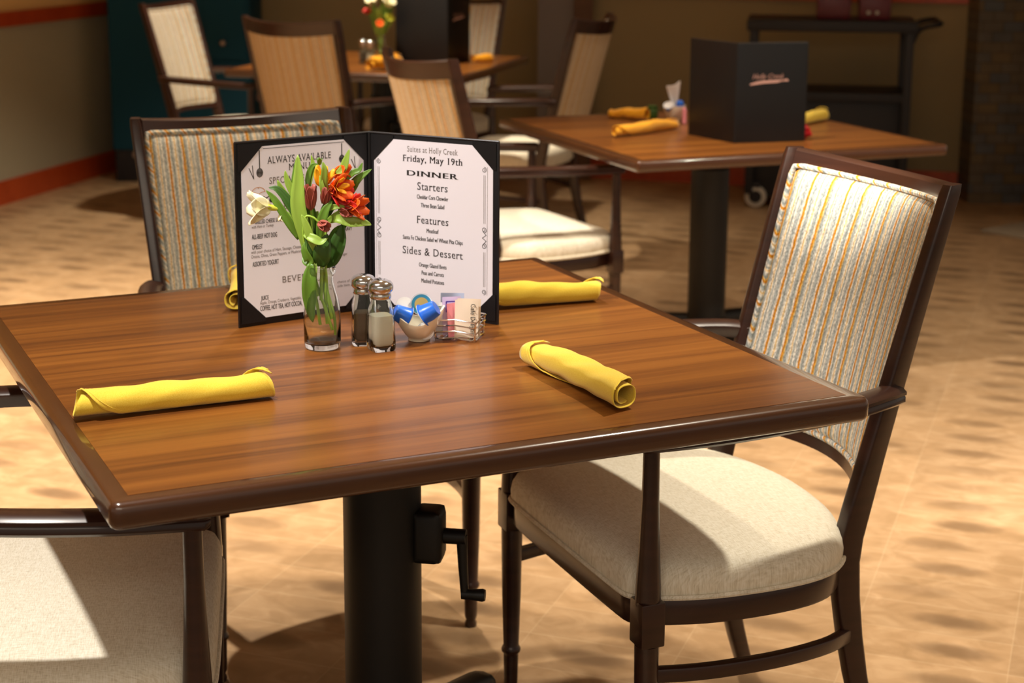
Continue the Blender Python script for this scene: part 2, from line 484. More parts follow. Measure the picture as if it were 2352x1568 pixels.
mb = MB(); wall_seg(mb, LA, LB, .855, .925, .03, .022); struct('trim_1', mb, M['trim'])
mb = MB(); wall_seg(mb, LA, LB, 0, .115, .03, .016); struct('baseboard_left', mb, M['trim'])
mb = MB(); wall_seg(mb, (-2.3, 9.3), (.2, 9.3), 0, 2.74); struct('wall_back', mb, M['wall_tan'])
mb = MB(); wall_seg(mb, (-2.3, 9.3), (.2, 9.3), 0, .115, .03, .016); struct('baseboard_back', mb, M['trim'])
mb = MB(); wall_seg(mb, (.19, 9.02), (.385, 8.98), 0, 2.74, .3); struct('wall_pier', mb, M['wall_grey'])
mb = MB(); mb.box((.43, 8.99, 1.37), (.1, .1, 2.74)); struct('trim_2', mb, M['post'])
RA, RB = (.48, 9.02), (2.33, 8.46)
mb = MB(); wall_seg(mb, RA, RB, 0, 2.74); struct('wall_right', mb, M['wall_tan'])
mb = MB(); wall_seg(mb, RA, RB, .975, 1.04, .03, .022); struct('trim_3', mb, M['trim'])
mb = MB(); wall_seg(mb, RA, RB, 0, .125, .03, .016); struct('baseboard_right', mb, M['trim'])
mb = MB(); mb.box((2.56, 8.5, 1.37), (.46, .5, 2.74)); struct('wall_stone_pier', mb, M['stone'])

# ---------------------------------------------------------------- dining chair
D = dict(wf=.265, d=.394, b=.08, bo=.154, ht=1.0)
def px_(z):
    d = D['d']
    if z >= .40: return -d-D['bo']*((z-.40)/.60)**1.06
    return -d-D['b']*max(0, (.40-z)/.40)**1.7
def pw_(z): return interp([(0, .218), (.35, .210), (1.0, .230)], z)
def arc(y, z, c=.075):
    u = y/pw_(z); return px_(z)-c*(1-u*u)
def rrect(w_, h_, r=.3, n=3):
    out = []
    for sx, sy, a0 in ((1, 1, 0), (-1, 1, 90), (-1, -1, 180), (1, -1, 270)):
        rr = min(w_, h_)*r
        for k in range(n+1):
            a = R(a0+90*k/n)
            out.append((sx*(w_/2-rr)+rr*math.cos(a), sy*(h_/2-rr)+rr*math.sin(a)))
    return out
SX = .2   # shift so that the thing's origin is the centre of the footprint
def sh(p): return (p[0]+SX, p[1], p[2])
def seat_outline():
    half = [(.018, 0), (.018, .10), (.017, .19), (.013, .230), (-.008, .250), (-.035, .262), (-.10, .281), (-.18, .289), (-.26, .287), (-.32, .273), (-.362, .246), (-.393, .205), (-.418, .14), (-.432, .07), (-.438, 0)]
    pts = half+[(x, -y) for x, y in half[1:-1][::-1]]
    return [(p.x, p.y) for p in catmull([(x, y, 0) for x, y in pts], 3, closed=True)]
SO = seat_outline()
SC = Vector((-.2, 0))
def sring(k, z, dz=None):
    return [sh((SC.x+(x-SC.x)*k[0], y*k[1], z)) for x, y in SO]
def make_chair():
    t = thing('dining_chair', 'x', 'chair')
    cm = M['chair']
    # seat cushion
    rings = []
    for k, z in ((.985, .388), (1.0, .397), (1.003, .412), (.992, .428), (.965, .441), (.91, .450), (.8, .457), (.6, .4625), (.35, .465), (.12, .466)):
        q = 1-(1-k)
        rings.append(sring((q, q), z))
    mb = MB(); mb.loft(rings, caps=True)
    s = mb.build('seat', M['linen'], t, angle=80)
    pp = [(SC.x+(x-SC.x)*1.004+SX, y*1.004, .3945) for x, y in SO]
    MB().tube(pp, .0045, 6, closed=True).build('piping', M['linen'], s)
    # apron
    rings = []
    outl = [Vector((SC.x+(x-SC.x)*.975, y*.975)) for x, y in SO]
    n = len(outl)
    for i, p in enumerate(outl):
        tn = (outl[(i+1) % n]-outl[i-1]).normalized(); nn = Vector((tn.y, -tn.x))
        if nn.dot(p-SC) < 0: nn = -nn
        q = [(0, .388), (.002, .384), (.002, .35), (0, .346), (-.02, .346), (-.022, .388)]
        rings.append([sh((p.x+nn.x*a, p.y+nn.y*a, z)) for a, z in q])
    mb = MB(); mb.loft(rings, closed=True)
    mb.box(sh((-.2, 0, .372)), (.36, .40, .012))
    mb.build('seat_frame', cm, t, angle=35)
    # care tag under the seat
    MB().box(sh((-.16, .12, .348)), (.05, .03, .03), rot=Matrix.Rotation(R(25), 3, 'X')).build('care_tag', M['pkt_cream'], t, smooth=False)
    # back posts with rear legs
    for sgn in (1, -1):
        rings = []
        zs = [0, .02, .06, .12, .18, .25, .32, .38, .42, .48, .56, .65, .74, .83, .92, .985, 1.0]
        for z in zs:
            dd = interp([(0, .030), (.35, .046), (.5, .048), (1.0, .034)], z); ww = interp([(0, .024), (.35, .028), (1, .022)], z)
            if z == 1.0: dd *= .9; ww *= .85
            yaw = interp([(0, 0), (.4, 0), (.55, 14), (1, 20)], z)*sgn
            c, s_ = math.cos(R(yaw)), math.sin(R(yaw))
            rings.append([sh((px_(z)+a*c-b*s_, sgn*pw_(z)+a*s_+b*c, z)) for a, b in rrect(dd, ww, .22)])
        mb = MB(); mb.loft(rings); mb.build('rear_leg', cm, t, angle=50)
    # front legs: turned leg with ring, square block, tapered arm post
    for sgn in (1, -1):
        y0 = sgn*D['wf']
        prof = [(.0, .0), (.0115, 0), (.0125, .006), (.0095, .014), (.0125, .022), (.0128, .03), (.0138, .078), (.0135, .082), (.0175, .086), (.018, .091), (.0155, .096), (.0142, .099), (.0175, .20), (.0195, .325)]
        mb = MB(); mb.lathe(prof, 20, sh((-.004, y0, 0)))
        mb.box(sh((-.004, y0, .362)), (.040, .042, .072), .003)
        prof = [(.0205, .39), (.0195, .42), (.0165, .48), (.0135, .56), (.0125, .645)]
        mb.lathe(prof, 20, sh((-.004, y0, 0)))
        mb.build('front_leg', cm, t, angle=50)
    # arms
    for sgn in (1, -1):
        path = catmull([(-.462, .226, .664), (-.42, .249, .667), (-.34, .274, .666), (-.22, .288, .662), (-.10, .283, .656), (-.01, .268, .652), (.018, .263, .651)], 5)
        rings = []
        m_ = len(path)
        for i, p in enumerate(path):
            tn = (path[min(i+1, m_-1)]-path[max(i-1, 0)]); a = math.atan2(tn.y, tn.x)
            k = 1 if i < m_-2 else (.93 if i == m_-2 else .74)
            prof = [(-.021, -.006), (-.021, .006), (-.015, .012), (0, .0145), (.015, .012), (.022, .006), (.022, .001), (.019, -.001), (.0205, -.003), (.0205, -.011), (.015, -.016), (-.015, -.016)]
            rings.append([sh((p.x-math.sin(a)*u*k, sgn*(p.y+math.cos(a)*u*k), p.z+v*k)) for u, v in prof])
        mb = MB(); mb.loft(rings); mb.build('armrest', cm, t, angle=38)
    # side stretchers
    for sgn in (1, -1):
        path = catmull([(-.006, .262, .272), (-.10, .283, .272), (-.22, .285, .27), (-.33, .258, .262), (px_(.25)+.004, pw_(.25)+.002, .252)], 6)
        rings = []
        for i, p in enumerate(path):
            tn = (path[min(i+1, len(path)-1)]-path[max(i-1, 0)]); a = math.atan2(tn.y, tn.x)
            rings.append([sh((p.x-math.sin(a)*u, sgn*(p.y+math.cos(a)*u), p.z+v)) for u, v in rrect(.018, .024, .2, 2)])
        mb = MB(); mb.loft(rings); mb.build('stretcher', cm, t, angle=40)
    # crest rail
    rings = []
    for i in range(25):
        u = -1+2*i/24; zt = D['ht']-.015*(1-u*u)-.001
        y = u*(pw_(.97)-.006)
        c_ = .075
        a = math.atan2(2*c_*u/pw_(1), 1)
        ring = []
        for dx, dz in ((.011, -.004), (.006, 0), (-.008, 0), (-.012, -.005), (-.012, -.056), (.006, -.056), (.010, -.05)):
            z = zt+dz; x = arc(y, min(z, 1.0), c_)
            ring.append(sh((x+dx*math.cos(a), y-dx*math.sin(a), z)))
        rings.append(ring)
    mb = MB(); mb.loft(rings); mb.build('crest_rail', cm, t, angle=35)
    # lower back rail
    rings = []
    for i in range(21):
        u = -1+2*i/20; y = u*pw_(.5)
        ring = []
        a = math.atan2(2*.075*u/pw_(.5), 1)
        for dx, dz in ((.012, .012), (.012, -.012), (-.010, -.012), (-.010, .012)):
            z = .505+dz; x = arc(y, z)
            ring.append(sh((x+dx*math.cos(a), y-dx*math.sin(a), z)))
        rings.append(ring)
    mb = MB(); mb.loft(rings); mb.build('lower_rail', cm, t, angle=35)
    # upholstered back: padded front
    ZB, ZT = .517, .972
    def edge(u, v):
        zt = ZT-.012*(1-u*u)
        z = lerp(ZB, zt, v); y = u*(pw_(z)-.014)
        return y, z
    NU, NV = 29, 33
    def fr(i, j):
        # squircle-ish rounding of the pad corners and edges
        u = -1+2*i/(NU-1); v = j/(NV-1)
        uu = math.copysign(1-(1-abs(u))**1.0, u)
        y, z = edge(uu, v)
        e = (1-abs(u)**10)*(1-abs(2*v-1)**14)
        b = .009+.013*max(e, 0)**.5+.010*(1-u*u)*(1-(2*v-1)**2)
        return sh((arc(y, z)+b, y, z))
    mb = MB(); mb.grid(fr, NU, NV)
    def bk(i, j):
        u = -1+2*i/(NU-1); v = j/(NV-1); y, z = edge(u, v)
        return sh((arc(y, z)-.006, y, z))
    bp = mb.build('backrest_pad', M['fabric'], t, angle=80)
    mb = MB(); mb.grid(bk, NU, NV); mb.build('rear_panel', M['fabric_back'], t, angle=80, solid=.006)
    loop = []
    K = 26
    per = [(-1+2*i/K, 0) for i in range(K)]+[(1, i/K) for i in range(K)]+[(1-2*i/K, 1) for i in range(K)]+[(-1, 1-i/K) for i in range(K)]
    for u, v in per:
        # rounded corners
        cu, cv = abs(u), abs(2*v-1)
        if cu > .93 and cv > .93:
            q = ((cu-.93)/.07, (cv-.93)/.07); s_ = 1-.012*min(q)
            u *= s_; v = .5+(v-.5)*s_
        y, z = edge(u*.992, .004+.992*v); loop.append(sh((arc(y, z)+.014, y, z)))
    MB().tube(loop, .0052, 8, closed=True).build('welt', M['pipe'], bp)
    return t
chair0 = make_chair()
def place_chair(fx, fy, yaw, label, group, first=[True]):
    """fx, fy = midpoint between the front legs"""
    o = chair0 if first[0] else copy_tree(chair0)
    first[0] = False
    o.location = (fx-SX*math.cos(yaw), fy-SX*math.sin(yaw), 0); o.rotation_euler = (0, 0, yaw)
    o['label'] = label; o['group'] = group
    return o
G1 = 'armchairs at the nearest table'; G2 = 'armchair at the middle table'; G3 = 'armchairs at the farthest table'
place_chair(.121, 2.627, 3.536, 'striped-back armchair with brightly lit seat, right of the nearest table', G1)
place_chair(-.288, 3.043, -1.075, 'striped-back armchair facing the camera behind the open menu', G1)
place_chair(-.432, 2.318, .14, 'armchair cut off at lower left with only its pale seat and arms showing', G1)
place_chair(.230, 5.30, .495, 'armchair left of the middle table, pale seat showing right of the open menu', G2)
place_chair(-1.029, 7.659, -.305, 'armchair farthest left, pale back turned sideways before the teal cabinet', G3)
place_chair(-.55, 7.131, 1.014, 'armchair seen from behind at the near side of the farthest table', G3)
place_chair(-.14, 7.10, 2.78, 'armchair right of the farthest table in front of the brown post', G3)
place_chair(-.44, 7.85, 4.25, 'armchair mostly hidden behind the tall black menu on the farthest table', G3)

# ---------------------------------------------------------------- tables
S = 1.067
def make_table(crank_rot, crank_z, arm_ang):
    t = thing('dining_table', 'x', 'table')
    T = .75
    wd = .027; h = S/2
    top = MB().box((0, 0, T-.0135), (S-2*wd+.001, S-2*wd+.001, .027)).build('tabletop', M['laminate'], t, smooth=False)
    # rounded edging around a square with small corner radius
    prof = [(-wd, T-.0004), (-.010, T+.0002), (-.0045, T-.0014), (-.0012, T-.005), (0, T-.010), (0, T-.026), (-.002, T-.031), (-.006, T-.034), (-wd, T-.034)]
    rings = []
    rc = .014
    for sx, sy, a0 in ((1, 1, 0), (-1, 1, 90), (-1, -1, 180), (1, -1, 270)):
        for k in range(7):
            a = R(a0+90*k/6)
            ring = []
            for off, z in prof:
                rr = rc+off
                if rr >= 0: q = (sx*(h-rc)+rr*math.cos(a), sy*(h-rc)+rr*math.sin(a))
                else:
                    q = (sx*(h+off), sy*(h+off))
                ring.append((*q, z))
            rings.append(ring)
    mb = MB(); mb.loft(rings, closed=True); mb.build('edging', M['nosing'], t, angle=50)
    bs = M['black_steel']
    mb = MB(); mb.lathe([(.062, .03), (.062, .60), (.054, .603), (.054, .70)], 40)
    mb.build('pedestal', bs, t, angle=40)
    mb = MB(); mb.box((0, 0, .708), (.46, .06, .016)); mb.box((0, 0, .708), (.06, .46, .016)); mb.build('support_bracket', bs, t, smooth=False)
    for k in range(4):
        a = R(36+90*k)
        rings = []
        for i in range(15):
            u = i/14
            r = lerp(.04, .35, u)
            zt = .11-.045*u**1.2 - (.03*max(0, (u-.9)/.1)**2); zb = .012+ (.012*max(0, (u-.93)/.07))
            hw = lerp(.032, .027, u)*(1 if u < .93 else math.sqrt(max(.05, 1-((u-.93)/.075)**2)))
            ring = []
            for q in range(12):
                b = 2*math.pi*q/12
                y = hw*math.copysign(abs(math.cos(b))**.7, math.cos(b)); z = (zt+zb)/2+(zt-zb)/2*math.copysign(abs(math.sin(b))**.7, math.sin(b))
                ring.append((r*math.cos(a)-y*math.sin(a), r*math.sin(a)+y*math.cos(a), z))
            rings.append(ring)
        mb = MB(); mb.loft(rings); ft = mb.build('foot', bs, t, angle=60)
        MB().lathe([(.013, 0), (.013, .02)], 14, (.325*math.cos(a), .325*math.sin(a), 0)).build('glide', bs, ft)
    # crank gearbox and handle
    m3 = Matrix.Rotation(crank_rot, 3, 'Z')
    def tr(mb_):
        mb_.v = [tuple(m3 @ Vector(p)) for p in mb_.v]; return mb_
    mb = MB(); mb.box((.075, 0, crank_z), (.05, .056, .088), .012)
    gb = tr(mb).build('gearbox', bs, t, angle=60)
    mb = MB(); mb.tube([(.09, 0, crank_z-.002), (.135, 0, crank_z-.002)], .0125, 16)
    ca, sa = math.cos(arm_ang), math.sin(arm_ang)
    e = Vector((.133+.012*abs(ca)*0, .095*ca, crank_z-.004-.095*sa))
    mb.tube([(.128, 0, crank_z), (.130, .05*ca, crank_z-.05*sa), tuple(e)], lambda q: lerp(.009, .0065, q), 10)
    mb.tube([(.128, e.y, e.z), (.146, e.y, e.z), (.162, e.y, e.z), (.166, e.y, e.z)], lambda q: (.0085, .009, .0105, .009)[min(3, int(q*3.01))], 12)
    tr(mb).build('crank_handle', bs, gb, angle=50)
    return t
t1 = make_table(-.4367-.15, .447, math.pi/2)
t1['label'] = 'large walnut-topped dining table in the foreground set with napkins and menu'; t1['group'] = 'square dining tables'
t1.scale = (1.008, 1.008, 1); t1.location = (-.1875, 2.5370, 0); t1.rotation_euler = (0, 0, .4367)
t2 = make_table(.9, .46, math.pi/2-.45)
t2['label'] = 'walnut-topped dining table in the middle distance behind the right chair'; t2['group'] = 'square dining tables'
t2.location = (.6829, 5.4149, -.0269); t2.rotation_euler = (0, 0, .384)
for o in t2.children:   # this table is cranked a little lower: only its top drops
    if o.name.split('.')[0] in ('pedestal', 'foot', 'gearbox'):
        o.location.z += .0269
t3 = copy_tree(t1); t3.scale = (1, 1, 1)
t3['label'] = 'walnut-topped dining table farthest back, carrying the tall black menu and flowers'
t3.location = (-.5309, 7.5316, 0); t3.rotation_euler = (0, 0, 1.2928-math.pi/2)

# ---------------------------------------------------------------- folded menus
def make_menu(name, label, L, Sp, Rr, z0, H=.305):
    """standing open folder; L, Sp, Rr = foot points of outer left edge, spine, outer right edge"""
    t = thing(name, label, 'menu', (Sp[0], Sp[1], z0))
    P = {}
    for side, E_ in (('l', L), ('r', Rr)):
        d = Vector((E_[0]-Sp[0], E_[1]-Sp[1])); Wd = d.length; d.normalize()
        P[side] = (d, Wd)
    for side in ('l', 'r'):
        d, Wd = P[side]
        n = Vector((d.y, -d.x))
        # inside normal faces the other panel's side
        o_ = P['r' if side == 'l' else 'l'][0]
        if n.dot(o_) < 0: n = -n
        th = .0035
        mb = MB()
        a = d*.003; b = d*Wd
        q = [a, b, b-n*th, a-n*th]
        mb.box((0, 0, 0), (Wd-.003, th, H), .0012, None)
        mb.v = [((d*(p[0]+Wd/2)-n*(p[1]+th/2)).x, (d*(p[0]+Wd/2)-n*(p[1]+th/2)).y, p[2]+H/2) for p in mb.v]
        mb.build('cover_panel', M['black_vinyl'], t, angle=40)
    mb = MB(); mb.tube([(0, 0, .0), (0, 0, H)], .0038, 10); mb.build('spine', M['black_vinyl'], t)
    # bright stitched rim along the top edges
    mb = MB()
    for side in ('l', 'r'):
        d, Wd = P[side]
        mb.tube([(0, 0, H), (d.x*Wd, d.y*Wd, H)], .0018, 6)
        mb.tube([(d.x*Wd, d.y*Wd, 0.001), (d.x*Wd, d.y*Wd, H)], .0016, 6)
    mb.build('trim', M['black_trim'], t)
    return t, P
def plane_to(d, off, n, z0=0):
    return lambda x, y: (d.x*x+n.x*off, d.y*x+n.y*off, z0+y)
def page_with_corners(t, d, n, x0, x1, z0, z1, lab):
    """paper sheet inside the folder, held by four black corner pockets; x measured along d from spine"""
    to = plane_to(d, .0008, n)
    mb = MB(); mb.box((0, 0, 0), (1, 1, 1))
    mb.v = [tuple(Vector(to(lerp(x0, x1, p[0]+.5), lerp(z0, z1, p[2]+.5)))+Vector((n.x, n.y, 0))*(p[1]*.0005)) for p in mb.v]
    pg = mb.build('page', M['paper'], t, smooth=False); pg['label'] = lab
    c = .038
    to2 = plane_to(d, .0016, n)
    for cx, sx in ((x0, 1), (x1, -1)):
        for cz, sz in ((z0, 1), (z1, -1)):
            e = .006
            tri = [(cx-sx*e, cz-sz*e), (cx+sx*c, cz-sz*e), (cx+sx*c, cz), (cx, cz+sz*c), (cx-sx*e, cz+sz*c)]
            v = [to2(x, z) for x, z in tri]; v2 = [tuple(Vector(p)-Vector((n.x, n.y, 0))*.0008) for p in v]
            k = len(v)
            MB().add(v+v2, [tuple(range(k)), tuple(range(2*k-1, k-1, -1))]+[(i, (i+1) % k, k+(i+1) % k, k+i) for i in range(k)]).build('corner_pocket', M['black_vinyl'], t, smooth=False)
    return pg

mL, mS, mR = (-.427, 2.655), (-.223, 2.800), (-.004, 2.687)
mn, P = make_menu('open_menu', 'open black menu folder with two printed pages standing on the nearest table', mL, mS, mR, .75)
# right page
d, Wd = P['r']; n = Vector((d.y, -d.x))
if n.y > 0: n = -n
X0, X1, Z0, Z1 = .010, .236, .012, .296
pg = page_with_corners(mn, d, n, X0, X1, Z0, Z1, 'printed dinner page for the day')
to = plane_to(d, .0013, n)
mb = MB()
cx = (X0+X1)/2
def line(s, v, cap, width, **k): text(mb, s, k.pop('cx', cx), Z1-v-cap, cap, width, to=to, **k)
mb.cm = 1
line('Suites at Holly Creek', .0095, .0092, .096, serif=True)
mb.cm = 0
line('Friday, May 19th', .0245, .0108, .114, serif=True, bold=.018)
line('DINNER', .0500, .0088, .098, serif=True, bold=.026)
line('Starters', .0690, .0125, .058, serif=True, bold=.006)
line('Cheddar Corn Chowder', .0895, .0070, .060, bold=.030)
line('Three Bean Salad', .1035, .0070, .045, bold=.030)
line('Features', .1255, .0125, .061, serif=True, bold=.006)
line('Meatloaf', .1460, .0070, .023, bold=.030)
line('Santa Fe Chicken Salad w/ Wheat Pita Chips', .1605, .0070, .115, bold=.030)
line('Sides & Dessert', .1795, .0125, .116, serif=True, bold=.006)
line('Orange Glazed Beets', .2050, .0070, .053, bold=.030)
line('Peas and Carrots', .2185, .0070, .043, bold=.030)
line('Mashed Potatoes', .2320, .0070, .044, bold=.030)
def spiral(x, y, r, turns=1.6, s=1, start=0):
    pts = []
    for k in range(26):
        a = start+s*k/25*turns*2*math.pi; q = r*(1-.72*k/25)
        pts.append((x+q*math.cos(a), y+q*math.sin(a)))
    return pts
for xs, m_ in ((X0+.0075, 1), (X1-.014, -1)):
    mb.cm = 0
    # scroll at the top, middle pair, bottom, with double rules between
    ztop = Z1-.044; zm = Z1-.152; zb = Z0+.046
    ribbon(mb, spiral(xs+m_*.002, ztop+.005, .0045, 1.5, m_, R(90)), .0009, to)
    for sg in (1, -1):
        ribbon(mb, spiral(xs+m_*.002, zm+sg*.0135, .0048, 1.4, -sg*m_, -sg*R(90)), .0010, to)
    ribbon(mb, [(xs+m_*.004, zm+.011), (xs-m_*.002, zm+.005), (xs+m_*.005, zm), (xs-m_*.002, zm-.005), (xs+m_*.004, zm-.011)], .0010, to)
    ribbon(mb, spiral(xs+m_*.002, zb-.005, .0045, 1.5, -m_, R(-90)), .0009, to)
    mb.cm = 1
    for dx in (0, m_*.0026):
        ribbon(mb, [(xs+dx, ztop-.004), (xs+dx, zm+.024)], .0007, to)
        ribbon(mb, [(xs+dx, zm-.024), (xs+dx, zb+.004)], .0007, to)
    ribbon(mb, [(xs-m_*.004, ztop+.01), (xs-m_*.004, zb-.01)], .0005, to)
mb.build('lettering', [M['ink'], M['ink_grey']], pg, smooth=False)
# left page: x runs from outer edge towards the spine as read
d, Wd = P['l']; n = Vector((d.y, -d.x))
if n.y > 0: n = -n
pg = page_with_corners(mn, d, n, .012, .240, Z0, Z1, 'printed always available page')
def to_l(x, y):  # x read from the outer left edge
    q = .240-x
    return (d.x*q+n.x*.0013, d.y*q+n.y*.0013, y)
to = to_l
mb = MB(); mb.cm = 0
WP = .228
line('ALWAYS AVAILABLE', .018, .0112, .118, serif=True, cx=.106)
line('MENU', .0325, .0105, .040, serif=True, cx=.106)
mb.cm = 1
line('SPECIAL FEATURES', .0520, .0105, .112, serif=True, cx=.106)
mb.cm = 0
line('INCLUDED', .0715, .0070, .04, bold=.02, cx=.104)
mb.cm = 1
line('ENTREES', .0960, .0105, .060, serif=True, cx=.106)
mb.cm = 0
line('GRILLED CHEESE SANDWICH', .1195, .0066, .064, bold=.02, align='l', cx=.022)
line('ALL-BEEF HOT DOG', .1430, .0078, .046, bold=.024, align='l', cx=.016)
line('OMELET', .1600, .0078, .019, bold=.024, align='l', cx=.016)
line('ASSORTED YOGURT', .1885, .0078, .048, bold=.024, align='l', cx=.016)
line('GRAVY', .1480, .0070, .018, bold=.02, align='l', cx=.186)
line('JUICE', .2470, .0070, .014, bold=.024, align='l', cx=.030)
line('COFFEE, HOT TEA, HOT COCOA,', .2640, .0080, .078, bold=.024, align='l', cx=.028)
mb.cm = 1
line('with Ham or Turkey', .1280, .0050, .040, align='l', cx=.016)
line('with your choice of Ham, Sausage, Cheese,', .1695, .0052, .094, align='l', cx=.014)
line('Onions, Olives, Green Peppers, or Mushrooms', .1770, .0052, .098, align='l', cx=.014)
line('BEVERAGES', .2190, .0105, .085, serif=True, cx=.112)
line('Apple, Orange, Cranberry, Vegetable, Prune', .2560, .0052, .090, align='l', cx=.028)
line('sugar', .1920, .0045, .012, align='l', cx=.182)
line('choice of', .2390, .0045, .024, align='l', cx=.174)
line('side item', .2460, .0045, .024, align='l', cx=.174)
mb.build('lettering', [M['ink'], M['ink_grey']], pg, smooth=False)
# hanging kitchen tools and a little clip-art sketch
mb = MB(); mb.cm = 0
ribbon(mb, [(.040, Z1-.004), (.190, Z1-.004)], .0009, to)
for x, L_, r_ in ((.033, .036, .0055), (.186, .026, .0050)):
    ribbon(mb, [(x, Z1-.006), (x, Z1-L_)], .0016, to)
    for q in range(5):
        rr = r_*(1-.22*q)
        ribbon(mb, [(x+rr*math.cos(R(a)), Z1-L_-r_*1.2+rr*1.3*math.sin(R(a))) for a in range(0, 361, 30)], .0010, to)
for x in (.016, .206):
    ribbon(mb, [(x-.002, Z1-.034), (x+.006, Z1-.052), (x+.004, Z1-.030)], .0012, to)
mb.cm = 2
ribbon(mb, [(.030+.009*math.cos(R(a))+.003*math.cos(R(3*a)), Z1-.074+.006*math.sin(R(a))+.003*abs(math.sin(R(2*a)))) for a in range(0, 361, 15)], .0010, to)
mb.cm = 0
def blob(cx_, cy_, rx, ry, k=14):
    mb.add([to(cx_+rx*math.cos(2*math.pi*i/k)*(1+.15*math.sin(5*i)), cy_+ry*math.sin(2*math.pi*i/k)) for i in range(k)], [tuple(range(k))])
blob(.036, Z1-.087, .009, .006); blob(.053, Z1-.088, .004, .005); blob(.022, Z1-.094, .005, .004); blob(.034, Z1-.098, .012, .003)
ribbon(mb, [(.024, Z1-.095), (.052, Z1-.081)], .0018, to)
mb.build('illustration', [M['ink'], M['ink_grey'], M['ink_orange']], pg, smooth=False)

def logo(t, P, side, x0, z, wdt):
    d, Wd = P[side]; n = Vector((d.y, -d.x))
    if n.y > 0: n = -n
    o_ = P['l' if side == 'r' else 'r'][0]
    to = plane_to(d, .0042, n)
    mb = MB()
    text(mb, 'Holly Creek', x0, z, wdt*.13, wdt*.86, bold=.012, align='l', slant=.35, to=to)
    ribbon(mb, [(x0-wdt*.05, z-wdt*.14), (x0+wdt*.2, z-wdt*.075), (x0+wdt*.6, z-wdt*.055), (x0+wdt, z-wdt*.05)], wdt*.035, to)
    ribbon(mb, [(x0-wdt*.05, z-wdt*.15), (x0+wdt*.3, z-wdt*.105), (x0+wdt*.7, z-wdt*.085), (x0+wdt*.97, z-wdt*.02)], wdt*.03, to)
    mb.build('foil_lettering', M['logo'], t, smooth=False)
m2, P2 = make_menu('standing_menu', 'black menu folder with silver lettering standing on the middle table', (.597, 5.315), (.716, 5.118), (.940, 5.170), .7235)
logo(m2, P2, 'r', .050, .196, .117)
m3, P3 = make_menu('standing_menu', 'tall black menu folder standing on the farthest table beside the flowers', (-.472, 7.49), (-.242, 7.44), (-.150, 7.66), .75)
logo(m3, P3, 'r', .055, .205, .117)

# ---------------------------------------------------------------- rolled napkins
def napkin_mesh(L, w_, h_, seed, wob=1.0, flip=1, open_=1.0):
    rnd = random.Random(seed)
    ph = [rnd.uniform(0, 6.28) for _ in range(6)]
    NS, NT_ = 46, 110
    turns = 2.35
    def Pn(i, j):
        s = i/(NS-1); q = j/(NT_-1)
        # the wrap's outer flap ends on a diagonal
        tmax = 12.566-.47*flip + flip*(1.3*(s-.5)*2+2.6*((s-.5)*2)**5)
        th = q*tmax
        g = th/(turns*2*math.pi)
        sc_ = .34+.66*min(1, g**.75)
        a = th*flip-1.1
        wv = 1+wob*(.10*math.sin(3.2*s+ph[0])+.06*math.sin(7*s+ph[1]))
        hv = 1+wob*(.13*math.sin(4.1*s+ph[2])+.07*math.sin(8*s+ph[3]))
        ca, sa = math.cos(a), math.sin(a)
        y = w_/2*wv*sc_*math.copysign(abs(ca)**.82, ca)
        z = h_/2*hv*sc_*math.copysign(abs(sa)**.82, sa)
        # centre sinks so that inner turns lie lower
        z += h_/2*hv+.0006
        z -= (1-sc_)*h_*.16
        if z < .0012: z = .0012
        x = (s-.5)*L + (s-.5)*L*.05*math.sin(a+ph[4]) - (1-g)*(s-.5)*L*.07
        y += .006*wob*math.sin(2.6*s+ph[5])
        z += .0012*math.sin(23*s+3*a)*math.sin(math.pi*s)*(1 if z > .006 else 0)
        return (x, y, z)
    mb = MB(); mb.grid(Pn, NS, NT_)
    # hem stitched parallel to the flap edge
    hem = [Vector(Pn(i, NT_-4))+Vector((0, 0, .0004)) for i in range(NS)]
    mb.tube(hem, .0005, 5)
    return mb
def napkin(label, a, b, z, w_=.048, h_=.036, seed=1, wob=1.0, flip=1, m='napkin', group='rolled napkins on the nearest table'):
    a = Vector(a); b = Vector(b); L = (b-a).length
    o = napkin_mesh(L, w_, h_, seed, wob, flip).build('rolled_napkin', M[m], None, angle=70, solid=.0013)
    o.location = ((a.x+b.x)/2, (a.y+b.y)/2, z); o.rotation_euler = (0, 0, math.atan2(b.y-a.y, b.x-a.x))
    tag(o, label, 'napkin', group)
    return o
napkin('rolled yellow napkin at the left end of the nearest table', (-.572, 2.148), (-.325, 2.262), .75, .054, .044, 3, 1.0, 1)
napkin('rolled yellow napkin lying at an angle near the front edge, end open', (.058, 2.440), (.170, 2.200), .75, .060, .043, 5, .9, -1)
napkin('rolled yellow napkin sticking out right of the open menu', (-.060, 2.790), (.170, 2.878), .75, .054, .043, 8, .7, 1)
napkin('rolled yellow napkin peeking out left of the open menu', (-.453, 2.77), (-.475, 2.99), .75, .054, .042, 11, 1.2, 1)
g = 'rolled napkins on the middle table'
napkin('golden rolled napkin at the far side, behind the longer one left of the menu', (.372, 5.74), (.50, 5.66), .7235, .058, .040, 13, 1.8, -1, 'napkin_d', g)
napkin('longer golden rolled napkin nearest the front left of the middle table', (.345, 5.235), (.565, 5.44), .7235, .048, .038, 17, 1.3, 1, 'napkin_d', g)
napkin('pale yellow rolled napkin right of the black menu on the middle table', (.96, 5.52), (1.10, 5.70), .7235, .052, .044, 19, .6, 1, 'napkin', g)
g = 'rolled napkins on the farthest table'
napkin('lumpy golden napkin below the flowers on the farthest table', (-.56, 7.10), (-.46, 7.24), .75, .07, .06, 23, 1.8, 1, 'napkin_d', g)
napkin('golden rolled napkin right of the tall menu on the farthest table', (-.13, 7.50), (-.05, 7.54), .75, .050, .040, 29, .8, 1, 'napkin_d', g)

